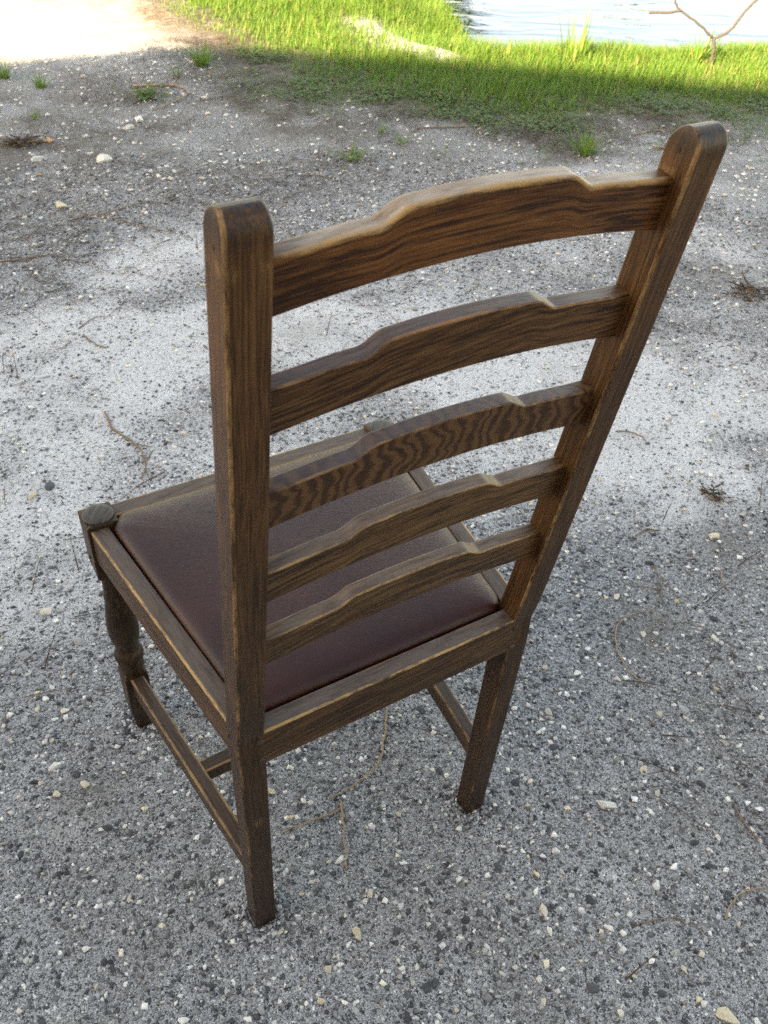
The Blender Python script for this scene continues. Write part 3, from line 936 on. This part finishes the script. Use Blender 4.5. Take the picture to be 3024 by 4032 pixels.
shrub(5.35, 8.35, 1.25, 'leafy shrub on the left bank mirrored darkly in the pond', 5)
shrub(6.15, 9.3, 1.5, 'taller leafy shrub on the bank point mirrored in the pond', 6)
tree(20.5, 33.5, 4.2, 'rounded leafy tree on the far bank mirrored in the pond', 1)
tree(27.5, 27.6, 4.4, 'broad leafy tree on the far bank past the sapling, mirrored in the pond', 2)

# ================================================================== THE CHAIR
W0, W1, PW, Y0, YT, ZK, H = 0.1895, 0.1870, 0.0297, 0.0141, -0.0783, 0.4516, 1.03


def yb(z):
    a = Y0 * (1 - z / ZK) if z < ZK else YT * (z - ZK) / (H - ZK)
    d = abs(z - ZK)
    return a - (0.0025 * (1 - d / 0.06) ** 2 if d < 0.06 else 0) * -1.0


def xo(z):
    return W0 + (W1 - W0) * z / H


def oak(name, base, dark, light, fig='straight', patina_shade=False, wear=(0.36, 0.225, 0.105), topc=(0.20, 0.165, 0.13), top_amt=0.5, rough=0.42, wear_lo=0.45, red=0.0):
    k = NT(name)
    g = k.n('ShaderNodeAttribute', attribute_name='gr').outputs['Vector']
    wr = k.n('ShaderNodeAttribute', attribute_name='wear').outputs['Fac']
    tp = k.n('ShaderNodeAttribute', attribute_name='top').outputs['Fac']
    if fig == 'cathedral':                                  # bold wavy figure across the board
        wob = k.n('ShaderNodeTexNoise', {'Vector': k.mapping(g, (14, 34, 34)), 'Scale': 1.0, 'Detail': 2.0, 'Roughness': 0.5})
        gv = k.n('ShaderNodeVectorMath', {0: g, 1: k.n('ShaderNodeVectorMath', {0: wob.outputs['Color'], 'Scale': 0.055}, operation='SCALE').outputs[0]}, operation='ADD').outputs[0]
        w = k.n('ShaderNodeTexWave', {'Vector': k.mapping(gv, (1, 0.35, 0.35)), 'Scale': 25.0, 'Distortion': 4.5, 'Detail': 3.0, 'Detail Scale': 3.0, 'Detail Roughness': 0.6}, wave_type='BANDS', bands_direction='X', wave_profile='SIN').outputs['Fac']
        rag = k.noise(k.mapping(g, (70, 520, 520)), 1.0, 3, 0.7)
        w = k.math('ADD', k.math('MULTIPLY', w, 0.55), k.math('MULTIPLY', rag, 0.75))
        col = k.ramp(w, [(0.44, dark), (0.62, base), (0.82, light)])
    else:
        lw = k.noise(k.mapping(g, (4, 12, 12)), 1.0, 2, 0.5)
        gv = k.n('ShaderNodeVectorMath', {0: g, 1: k.n('ShaderNodeCombineXYZ', {1: k.math('MULTIPLY', lw, 0.016), 2: k.math('MULTIPLY', lw, 0.022)}).outputs[0]}, operation='ADD').outputs[0]
        fr = {'straight': (9, 360, 360), 'fine': (8, 520, 520), 'slant': (12, 330, 330)}[fig]
        gv = k.mapping(gv, (1, 1, 1), (0, 0, 0), (0, {'straight': 0.0, 'fine': 0.0, 'slant': 0.10}[fig], 0))
        st = k.noise(k.mapping(gv, fr), 1.0, 4, 0.65)
        fl = k.noise(k.mapping(g, (40, 700, 700)), 1.0, 2, 0.6)
        lo = k.noise(k.mapping(g, (6, 30, 30)), 1.0, 3, 0.6)
        s = k.math('ADD', k.math('MULTIPLY', st, 0.62), k.math('ADD', k.math('MULTIPLY', fl, 0.23), k.math('MULTIPLY', lo, 0.20)))
        if fig == 'fine':
            col = k.ramp(s, [(0.44, dark), (0.53, base), (0.63, light)])
        else:
            col = k.ramp(s, [(0.455, dark), (0.525, base), (0.62, light)])
        rag = fl
    if patina_shade:                                              # grime and painted-in shade darken the lower posts, tops rubbed paler
        sx = k.n('ShaderNodeSeparateXYZ', {0: k.n('ShaderNodeVectorMath', {0: g, 1: k.n('ShaderNodeAttribute', attribute_name='goff').outputs['Vector']}, operation='SUBTRACT').outputs[0]}).outputs[0]
        pt = k.ramp(k.math('ADD', sx, k.math('MULTIPLY', k.math('SUBTRACT', k.noise(k.mapping(g, (9, 40, 40)), 1.0, 4, 0.7), 0.5), 0.35)), [(0.05, 0.52), (0.45, 0.72), (0.80, 1.10), (1.0, 1.55)])
        col = k.mix(1.0, col, pt, 'MULTIPLY')
        # the bruised knot low on one post
        oc = k.n('ShaderNodeVectorMath', {0: k.n('ShaderNodeTexCoord').outputs['Object'], 1: (-0.1735, 0.005, 0.287)}, operation='SUBTRACT').outputs[0]
        kd = k.n('ShaderNodeVectorMath', {0: k.mapping(oc, (95, 30, 52))}, operation='LENGTH').outputs['Value']
        kn = k.ramp(k.math('ADD', kd, k.math('MULTIPLY', k.noise(g, 160, 3, 0.6), 0.7)), [(0.45, 1.0), (1.15, 0.0)])
        col = k.mix(k.math('MULTIPLY', kn, 0.75), col, (0.155, 0.075, 0.032))
        ck = k.n('ShaderNodeVectorMath', {0: k.mapping(oc, (900, 30, 75))}, operation='LENGTH').outputs['Value']
        col = k.mix(k.math('LESS_THAN', ck, 0.8), col, (0.012, 0.007, 0.004))
    # weathered, dusty upper faces
    tn = k.ramp(k.noise(k.mapping(g, (22, 130, 130)), 1.0, 4, 0.7), [(0.33, 0.25), (0.68, 1.0)])
    col = k.mix(k.math('MULTIPLY', k.math('MULTIPLY', tp, tn), top_amt), col, topc)
    # rubbed edges
    wn_ = k.math('ADD', k.math('MULTIPLY', k.noise(k.mapping(g, (16, 60, 60)), 1.0, 3, 0.6), 0.6), k.math('MULTIPLY', k.noise(k.mapping(g, (110, 420, 420)), 1.0, 3, 0.65), 0.4))
    wn_ = k.ramp(wn_, [(0.38, 0.0), (0.62, 1.0)])
    we = k.math('MULTIPLY', wr, k.math('ADD', k.math('MULTIPLY', wn_, 0.88), 0.16))
    we = k.ramp(we, [(wear_lo - 0.1, 0.0), (wear_lo + 0.45, 1.0)])
    col = k.mix(we, col, wear)
    # a few scratches
    sc = k.ramp(k.noise(k.mapping(g, (50, 50, 50), (3, 1, 2)), 1.0, 6, 0.75, 1.5), [(0.70, 0.0), (0.74, 1.0)])
    col = k.mix(k.math('MULTIPLY', sc, 0.35), col, wear)
    k.set(Base_Color=col, Roughness=k.math('ADD', k.math('MULTIPLY', we, 0.25), rough))
    k.b.inputs['Specular IOR Level'].default_value = 0.26
    k.set(Normal=k.bump(rag, 0.25, 0.001))
    return k.m


OAK_POST = oak('oak_post', (0.0571, 0.0237, 0.0079), (0.0260, 0.0105, 0.0037), (0.0902, 0.0402, 0.0146), 'fine', True, topc=(0.010, 0.009, 0.010), top_amt=1.0, wear=(0.25, 0.140, 0.060), wear_lo=0.42)
OAK_TOP = oak('oak_top_slat', (0.0991, 0.0337, 0.0094), (0.0273, 0.0087, 0.0029), (0.1748, 0.0653, 0.0198), 'straight', topc=(0.38, 0.31, 0.235), top_amt=0.95, wear=(0.36, 0.205, 0.085), wear_lo=0.26)
OAK_SLAT = oak('oak_slat', (0.0756, 0.0306, 0.0101), (0.0248, 0.0096, 0.0040), (0.1334, 0.0602, 0.0222), 'slant', topc=(0.075, 0.055, 0.054), top_amt=0.85, wear=(0.26, 0.130, 0.060), wear_lo=0.40)
OAK_FIG = oak('oak_figured_slat', (0.0731, 0.0309, 0.0114), (0.0420, 0.0167, 0.0068), (0.1067, 0.0494, 0.0198), 'cathedral', topc=(0.064, 0.048, 0.048), top_amt=0.90, wear=(0.24, 0.130, 0.062), wear_lo=0.42)
OAK_LOW = oak('oak_low_slat', (0.0773, 0.0359, 0.0130), (0.0285, 0.0124, 0.0051), (0.1380, 0.0695, 0.0277), 'slant', topc=(0.140, 0.102, 0.080), top_amt=0.85, wear=(0.31, 0.185, 0.090), wear_lo=0.36)
OAK_RAIL = oak('oak_seat_rail', (0.0554, 0.0252, 0.0097), (0.0211, 0.0093, 0.0043), (0.0938, 0.0452, 0.0182), 'slant', topc=(0.100, 0.075, 0.062), top_amt=0.85, wear=(0.36, 0.215, 0.090), wear_lo=0.34)
OAK_LEG = oak('oak_turned_leg', (0.0282, 0.0145, 0.0067), (0.0119, 0.0059, 0.0030), (0.0456, 0.0250, 0.0118), 'fine', topc=(0.0480, 0.0416, 0.0360), top_amt=0.7, wear=(0.1360, 0.0784, 0.0360), wear_lo=0.50)
OAK_CAP = oak('oak_end_grain', (0.046, 0.036, 0.027), (0.020, 0.0155, 0.0125), (0.085, 0.070, 0.055), 'straight', topc=(0.05, 0.045, 0.04), top_amt=0.4)
OAK_STR = oak('oak_stretcher', (0.0386, 0.0197, 0.0097), (0.0155, 0.0077, 0.0042), (0.0681, 0.0377, 0.0189), 'fine', topc=(0.060, 0.042, 0.035), top_amt=0.6, wear=(0.23, 0.135, 0.062), wear_lo=0.36)
M_PEG = oak('oak_peg', (0.05, 0.032, 0.02), (0.025, 0.015, 0.01), (0.08, 0.05, 0.03), 'fine')


def rrect(hu, hv, r, fade, cw=(1, 1, 1, 1), nc=4):
    """rounded rectangle section: (u, v, wear, top) per vertex, counter-clockwise from the right side"""
    r = min(r, hu * 0.9, hv * 0.9)
    out = []
    for ci, (sx, sy, a0) in enumerate(((1, 1, 0), (-1, 1, 90), (-1, -1, 180), (1, -1, 270))):
        cx, cy = sx * (hu - r), sy * (hv - r)
        arc = [(cx + r * math.cos(math.radians(a0 + 90 * i / nc)), cy + r * math.sin(math.radians(a0 + 90 * i / nc)), 1.0) for i in range(nc + 1)]
        # a vertex before and after each corner where the rubbing has faded out
        fv, fu = min(fade, (hv - r) * 0.8), min(fade, (hu - r) * 0.8)
        if a0 in (0, 180):
            pre, post_ = (arc[0][0], arc[0][1] - sy * fv, 0.0), (arc[-1][0] - sx * fu, arc[-1][1], 0.0)
        else:
            pre, post_ = (arc[0][0] - sx * fu, arc[0][1], 0.0), (arc[-1][0], arc[-1][1] - sy * fv, 0.0)
        for u, v, w in [pre] + arc + [post_]:
            out.append((u, v, w * cw[ci], 1.0 if v > hv - r * 0.35 else 0.0))
    return out


def member(name, secs, r, mat, parent, fade=0.003, wmul=None, seed=0, cw=(1, 1, 1, 1)):
    """secs: list of (centre, u axis, v axis, half u, half v); grain runs along the sections"""
    V, G, Wr, Tp, Fc = [], [], [], [], []
    s, prev = 0.0, None
    off = np.array([seed * 1.37, seed * 0.71, seed * 0.43])
    n = None
    for i, (c, u, v, hu, hv) in enumerate(secs):
        c, u, v = np.array(c, float), np.array(u, float), np.array(v, float)
        if prev is not None:
            s += np.linalg.norm(c - prev)
        prev = c
        loop = rrect(hu, hv, r, fade, cw)
        n = len(loop)
        for a, b, w, t in loop:
            V.append(c + u * a + v * b)
            G.append(np.array([s, a, b]) + off)
            Wr.append(w * (1.0 if wmul is None else wmul(i)))
            Tp.append(t)
    for i in range(len(secs) - 1):
        for j in range(n):
            a, b = i * n + j, i * n + (j + 1) % n
            Fc.append((a, b, b + n, a + n))
    Fc.append(tuple(range(n - 1, -1, -1)))
    Fc.append(tuple(range(len(V) - n, len(V))))
    o = new_obj(name, V, Fc, mat, parent, True, {'gr': ('FLOAT_VECTOR', G), 'goff': ('FLOAT_VECTOR', [off] * len(V)), 'wear': ('FLOAT', Wr), 'top': ('FLOAT', Tp)})
    bm_ = bmesh.new()
    bm_.from_mesh(o.data)
    bmesh.ops.recalc_face_normals(bm_, faces=bm_.faces)
    for f in bm_.faces:
        if len(f.verts) > 4:
            f.smooth = False
            for e in f.edges:
                e.smooth = False
    bm_.to_mesh(o.data)
    bm_.free()
    return o


chair = empty('chair')
tag(chair, 'old dark oak ladder-back chair with a brown leather seat standing on gravel', 'chair')
X, Y, Z = (1, 0, 0), (0, 1, 0), (0, 0, 1)

# back posts
for s in (-1, 1):
    secs = []
    zs = [0.0, 0.0025] + list(np.linspace(0.03, 0.38, 8)) + [0.40, 0.415, 0.43, 0.44, 0.4516, 0.463, 0.475, 0.49, 0.51] + list(np.linspace(0.54, H - 0.075, 11)) + [H - q for q in (0.066, 0.058, 0.051, 0.045, 0.040, 0.035, 0.030, 0.025, 0.0205, 0.0165)]
    for z in zs:
        dpt = 0.0301 + (0.0318 - 0.0301) * (z / ZK if z < ZK else max(0, 1 - (z - ZK) / (H - ZK)))
        k_ = 0.0015 if z == 0 else 0
        secs.append(((s * (xo(z) - PW / 2), yb(z) + dpt / 2, z), X, Y, PW / 2 - k_, dpt / 2 - k_))
    zd = H - 0.0165
    cy0, dh = yb(H) + 0.015, 0.01505
    for th in (12, 24, 36, 48, 58, 67, 75, 82):
        t_ = math.radians(th)
        z = zd + 0.0165 * math.sin(t_)
        secs.append(((s * (xo(z) - PW / 2), yb(z) + 0.01505, z), X, Y, PW / 2 - 0.0022 * (1 - math.cos(t_)), dh * math.cos(t_)))
    nz = len(zs)
    top_w = lambda i, nz=nz: 1.0 if i > 12 else 0.72
    po = member('back_post', secs, 0.0022, OAK_POST, chair, 0.0010, top_w, 3 + s, (0.25, 0.25, 0.85, 0.4))
    # the dark handled crown of the post
    tp_ = po.data.attributes['top']
    zz = np.empty(len(po.data.vertices) * 3, np.float32)
    po.data.vertices.foreach_get('co', zz)
    zz = zz.reshape(-1, 3)[:, 2]
    tp_.data.foreach_set('value', np.clip((zz - (H - 0.024)) / 0.014, 0, 1).astype(np.float32))
    # bare wood rubbed through just under the crown
    wr_ = po.data.attributes['wear']
    wv_ = np.empty(len(zz), np.float32)
    wr_.data.foreach_get('value', wv_)
    wv_ = np.maximum(wv_, 0.62 * np.exp(-((zz - (H - 0.034)) / 0.009) ** 2))
    wr_.data.foreach_set('value', wv_.astype(np.float32))

# slats
RAKE = math.atan2(-YT, H - ZK)
SU = (0, -math.cos(RAKE), -math.sin(RAKE))               # thickness, towards the back
SV = (0, -math.sin(RAKE), math.cos(RAKE))                # up the rake


def slat_top(x):
    a = abs(x)
    sm = lambda t: t * t * (3 - 2 * t)
    low = 0.0052 * sm(min(1, max(0, (0.157 - a) / 0.075)))
    st = 0.0105 * sm(min(1, max(0, (0.0835 - a) / 0.023)))
    cr = 0.0026 * max(0, 1 - (a / 0.06) ** 2)
    return low + st + cr


def slat_bot(x):
    return 0.0128 * max(0, 1 - (abs(x) / 0.157) ** 2)


SL = [(0.9957, 0.9545, OAK_TOP, 1.3), (0.9003, 0.8590, OAK_SLAT, 1.0), (0.8034, 0.7628, OAK_FIG, 1.0), (0.7088, 0.6682, OAK_LOW, 1.0), (0.6117, 0.5712, OAK_LOW, 1.0)]
for i, (zt, zb_, m, rr) in enumerate(SL):
    secs = []
    xi = xo(zt) - PW + 0.006
    xs = sorted(set([round(v, 4) for v in list(np.linspace(-xi, xi, 41)) + [s * q for s in (-1, 1) for q in (0.058, 0.061, 0.064, 0.067, 0.070, 0.073, 0.076, 0.079, 0.082, 0.085)]]))
    for x in xs:
        t_, b_ = zt + slat_top(x), zb_ + slat_bot(x)
        zc = (t_ + b_) / 2
        yc = YT * (zc - ZK) / (H - ZK) + 0.0125 + 0.0076
        secs.append(((x, yc, zc), SU, SV, 0.0076, (t_ - b_) / 2 / math.cos(RAKE)))
    member('slat', secs, 0.0014 * rr, m, chair, 0.0008 if i else 0.0026, lambda k_: min(1.0, 0.15 + max(0.0, xi - 0.006 - abs(xs[k_])) / 0.022), 11 + 3 * i, (1.0, 0.45, 0.15, 0.25))
    # the old dark finish survives close to the posts, where nobody rubs it
    so = [o for o in chair.children if o.name.startswith('slat')][-1]
    ta, vx = np.empty(len(so.data.vertices), np.float32), np.empty(len(so.data.vertices) * 3, np.float32)
    so.data.attributes['top'].data.foreach_get('value', ta)
    so.data.vertices.foreach_get('co', vx)
    ta *= np.clip((xi - 0.008 - np.abs(vx.reshape(-1, 3)[:, 0])) / 0.030, 0, 1)
    so.data.attributes['top'].data.foreach_set('value', ta)

# seat rails
ZR, ZRB = 0.4600, 0.4051
hv = (ZR - ZRB) / 2
zc = (ZR + ZRB) / 2
member('back_rail', [((x, 0.0015 + 0.011, zc), (0, -1, 0), Z, 0.011, hv) for x in np.linspace(-0.165, 0.165, 15)], 0.0016, OAK_RAIL, chair, 0.0018, None, 31, (1.0, 0.4, 0.2, 0.25))
# front legs: top block centre and the slight rake of the leg
LX, LY, LYF = 0.2120, 0.3985, 0.4165


def leg_c(s, z):
    return np.array([s * (LX + 0.0015 * (1 - z / 0.466)), LYF + (LY - LYF) * z / 0.466, z])


for s in (-1, 1):
    p0, p1 = np.array([s * (0.2295 - 0.0115), 0.385]), np.array([s * (0.1870 - 0.0115), 0.028])
    d = (p1 - p0) / np.linalg.norm(p1 - p0)
    nrm = np.array([d[1], -d[0]])
    if nrm[0] * s < 0:
        nrm = -nrm
    member('side_rail', [((*(p0 + (p1 - p0) * t), zc), (*nrm, 0), Z, 0.0115, hv) for t in np.linspace(0, 1, 17)], 0.0018, OAK_RAIL, chair, 0.0022, None, 40 + s, (1.1, 0.3, 0.2, 0.4))
member('front_rail', [((x, 0.4075, zc), (0, -1, 0), Z, 0.0125, hv) for x in np.linspace(-0.195, 0.195, 15)], 0.0018, OAK_RAIL, chair, 0.0022, None, 51, (0.6, 1.0, 0.4, 0.3))

# turned front legs
PROF = [(0.372, 0.0150), (0.362, 0.0140), (0.345, 0.0146), (0.324, 0.0152), (0.319, 0.0165), (0.313, 0.0170), (0.307, 0.0165), (0.3045, 0.0158), (0.300, 0.0170),
        (0.285, 0.0192), (0.268, 0.0212), (0.252, 0.0225), (0.238, 0.0226), (0.224, 0.0214), (0.210, 0.0188), (0.200, 0.0166), (0.1965, 0.0160), (0.1945, 0.0168),
        (0.192, 0.0176), (0.189, 0.0200), (0.184, 0.0216), (0.178, 0.0219), (0.173, 0.0210), (0.170, 0.0196), (0.1685, 0.0190), (0.1660, 0.0193), (0.163, 0.0193),
        (0.1615, 0.0182), (0.159, 0.0188), (0.154, 0.0192), (0.149, 0.0186), (0.140, 0.0178)]
for s in (-1, 1):
    leg = empty('front_leg')
    leg.parent = chair
    member('leg_block', [(leg_c(s, z), X, Y, 0.0208 - q, 0.0215 - q) for z, q in ((0.366, .0035), (0.370, .001), (0.374, 0), (0.41, 0), (0.44, 0), (0.4645, 0), (0.4662, .0015))], 0.0012, OAK_LEG, leg, 0.0018, None, 60 + s)
    V, G, Wr, Tp, Fc = [], [], [], [], []
    NS = 28
    for z, r in PROF:
        c = leg_c(s, z)
        for j in range(NS):
            a = 2 * math.pi * j / NS
            V.append(c + np.array([r * math.cos(a), r * math.sin(a), 0]))
            G.append((z + 5 * s, r * math.cos(a), r * math.sin(a)))
            Wr.append(0.35 if r > 0.0208 else 0.0)
            Tp.append(0.0)
    for i in range(len(PROF) - 1):
        for j in range(NS):
            a, b = i * NS + j, i * NS + (j + 1) % NS
            Fc.append((b, a, a + NS, b + NS))
    new_obj('turned_shaft', V, Fc, OAK_LEG, leg, True, {'gr': ('FLOAT_VECTOR', G), 'wear': ('FLOAT', Wr), 'top': ('FLOAT', Tp)})
    member('leg_block', [(leg_c(s, z), X, Y, 0.0187 - q, 0.0187 - q) for z, q in ((0.040, .0045), (0.044, .001), (0.048, 0), (0.09, 0), (0.128, 0), (0.137, .0002), (0.146, .0045))], 0.0013, OAK_LEG, leg, 0.0018, None, 70 + s)
    member('foot', [(leg_c(s, z), X, Y, h_, h_) for z, h_ in ((0.0, 0.0130), (0.002, 0.0142), (0.02, 0.0155), (0.036, 0.0160), (0.046, 0.0162))], 0.006, OAK_LEG, leg, 0.001, lambda i: 0.4, 80 + s)
    # round button let into the top of the leg
    V, G, Wr, Tp, Fc = [], [], [], [], []
    NS = 36
    for r, z in ((0.0200, 0.4655), (0.0200, 0.4680), (0.0196, 0.4688), (0.0188, 0.4692), (0.012, 0.4697), (0.005, 0.4699), (0.0003, 0.46995)):
        c = leg_c(s, z)
        for j in range(NS):
            a = 2 * math.pi * j / NS
            V.append(c + np.array([r * math.cos(a), r * math.sin(a), 0]))
            q = (r * math.cos(a) * .6 + r * math.sin(a) * .8, r * math.sin(a) * .6 - r * math.cos(a) * .8)
            G.append((q[0] + 2 * s, q[1], z))
            Wr.append(0.0)
            Tp.append(0.55)
    nr = 7
    for i in range(nr - 1):
        for j in range(NS):
            a, b = i * NS + j, i * NS + (j + 1) % NS
            Fc.append((a, b, b + NS, a + NS))
    new_obj('button', V, Fc, OAK_CAP, leg, True, {'gr': ('FLOAT_VECTOR', G), 'wear': ('FLOAT', Wr), 'top': ('FLOAT', Tp)})

# stretchers
for s, xr in ((-1, 0.177), (1, 0.170)):
    a, b = np.array([s * 0.2125, 0.396, 0.137 - 0.0165]), np.array([s * xr, 0.030, 0.164 - 0.0165])
    d = (b - a) / np.linalg.norm(b - a)
    u = np.array([d[1], -d[0], 0])
    u /= np.linalg.norm(u)
    if u[0] * s < 0:
        u = -u
    v = np.cross(d, u)
    if v[2] < 0:
        v = -v
    member('side_stretcher', [(a + (b - a) * t, u, v, 0.0102, 0.0168) for t in np.linspace(0, 1, 13)], 0.0022, OAK_STR, chair, 0.0025, None, 90 + s)
member('cross_stretcher', [((x, 0.1925, 0.1375), (0, -1, 0), Z, 0.0102, 0.0130) for x in np.linspace(-0.189, 0.189, 11)], 0.0016, OAK_STR, chair, 0.0020, None, 97)


# seat panel
def mat_leather():
    k = NT('brown_leather')
    co = k.n('ShaderNodeTexCoord').outputs['Object']
    big = k.noise(co, 9.0, 3, 0.6)
    col = k.mix(k.ramp(big, [(0.3, 0.0), (0.7, 1.0)]), (0.021, 0.0048, 0.0044), (0.043, 0.0105, 0.0078))
    e = k.n('ShaderNodeAttribute', attribute_name='rub').outputs['Fac']
    rub = k.ramp(k.math('ADD', e, k.math('MULTIPLY', k.math('SUBTRACT', k.noise(co, 40, 4, 0.65), 0.5), 0.9)), [(0.42, 0.0), (0.85, 1.0)])
    col = k.mix(k.math('MULTIPLY', rub, 0.55), col, (0.13, 0.075, 0.032))
    v = k.n('ShaderNodeTexVoronoi', {'Vector': k.mapping(co, (1, 1, 1)), 'Scale': 520.0}, feature='DISTANCE_TO_EDGE').outputs['Distance']
    cr = k.noise(k.mapping(k.mapping(co, (1, 1, 1), (0, 0, 0), (0, 0, 0.5)), (45, 150, 45)), 1.0, 5, 0.6, 1.2)
    h = k.math('ADD', k.math('MULTIPLY', k.ramp(v, [(0.0, 0.0), (0.25, 1.0)]), 0.5), k.math('MULTIPLY', cr, 0.8))
    k.set(Base_Color=col, Roughness=k.math('ADD', k.math('MULTIPLY', rub, 0.2), 0.30), Normal=k.bump(h, 0.26, 0.0014))
    k.b.inputs['Specular IOR Level'].default_value = 0.27
    return k.m


def panel(outline, prof, mat, parent):
    P = np.array(outline)
    # round the corners
    pts = []
    m_ = len(P)
    for i in range(m_):
        a, b, c = P[i - 1], P[i], P[(i + 1) % m_]
        r = 0.008
        p1, p2 = b + (a - b) / np.linalg.norm(a - b) * r, b + (c - b) / np.linalg.norm(c - b) * r
        for t in np.linspace(0, 1, 5):
            pts.append((1 - t) ** 2 * p1 + 2 * t * (1 - t) * b + t * t * p2)
        L = np.linalg.norm(c - b)
        for t in np.linspace(r / L, 1 - r / L, max(3, int(L / 0.03)))[1:-1]:
            pts.append(b + (c - b) * t)
    P = np.array(pts)
    c0 = np.array([0.0, 0.205])
    V, Fc, Rb = [], [], []
    n = len(P)
    for d, z in prof:
        for q in P:
            L = np.linalg.norm(q - c0)
            w = q + (c0 - q) * min(d / (L * 0.80), 0.995)
            V.append((w[0], w[1], z))
            rf = max(0, 1 - (0.396 - w[1]) / 0.030) * 1.0
            rl = max(0, 1 - abs(abs(w[0]) - (0.172 + 0.09 * w[1])) / 0.02) * 0.25 + (0.45 if w[0] > 0.145 + 0.09 * w[1] else 0) * 0.8
            Rb.append(max(rf, rl))
    for i in range(len(prof) - 1):
        for j in range(n):
            a, b = i * n + j, i * n + (j + 1) % n
            Fc.append((a, b, b + n, a + n))
    Fc.append(tuple(range(len(V) - n, len(V))))
    return new_obj('seat', V, Fc, mat, parent, True, {'rub': ('FLOAT', Rb)})


OUT = [(-0.155, 0.0262), (0.155, 0.0262), (0.1655, 0.040), (0.2025, 0.373), (0.186, 0.3935), (-0.186, 0.3935), (-0.2025, 0.373), (-0.1655, 0.040)]
panel(OUT, [(0.0, 0.445), (0.0, 0.4585), (0.0008, 0.4612), (0.0025, 0.4640), (0.005, 0.4662), (0.009, 0.4682), (0.014, 0.4697), (0.021, 0.4710), (0.03, 0.4720), (0.045, 0.4729), (0.065, 0.4736), (0.09, 0.4741), (0.12, 0.4744), (0.3, 0.4746)], mat_leather(), chair)


# pegs
def peg(c, ax, r, ln):
    c, ax = np.array(c, float), np.array(ax, float)
    ax /= np.linalg.norm(ax)
    u = np.cross(ax, (0.1, 0.2, 0.97))
    u /= np.linalg.norm(u)
    v = np.cross(ax, u)
    V, Fc, n = [], [], 12
    for q, h_ in ((1, -0.004), (1, ln * .7), (0.8, ln)):
        for j in range(n):
            a = 2 * math.pi * j / n
            V.append(c + ax * h_ + r * q * (math.cos(a) * u + math.sin(a) * v))
    for i in range(2):
        for j in range(n):
            a, b = i * n + j, i * n + (j + 1) % n
            Fc.append((a, b, b + n, a + n))
    Fc.append(tuple(range(2 * n, 3 * n)))
    nv = len(V)
    new_obj('peg', V, Fc, M_PEG, chair, True, {'gr': ('FLOAT_VECTOR', [tuple(p) for p in V]), 'wear': ('FLOAT', [0.2] * nv), 'top': ('FLOAT', [0.0] * nv)})


for z in (0.4455, 0.4110):
    for s in (-1, 1):
        peg((s * 0.1640, yb(z), z), (0, -1, 0), 0.0042, 0.0018)
        peg((s * xo(z), yb(z) + 0.0265, z - 0.003), (s, 0, 0), 0.0040, 0.0010)
for s in (-1, 1):
    c = leg_c(s, 0.398)
    peg((c[0] + s * 0.0208, c[1] + 0.002, 0.398), (s, 0, 0), 0.0036, 0.0022)
# old nail holes near the post tops
M_HOLE = mat_plain('nail_hole', (0.006, 0.004, 0.003), 0.9)
for s, y, z in ((1, -0.0605, 1.0135), (-1, -0.0615, 1.007)):
    xx = (xo(z) - PW) if s > 0 else -xo(z)
    V = [(xx - 0.0003, y + 0.0009 * math.cos(a), z + 0.0016 * math.sin(a)) for a in np.linspace(0, 2 * math.pi, 11)[:-1]]
    new_obj('nail_hole', V + [(v[0] + 0.002, v[1], v[2]) for v in V], [tuple(range(9, -1, -1))] + [(i, (i + 1) % 10, 10 + (i + 1) % 10, 10 + i) for i in range(10)], M_HOLE, chair, False)
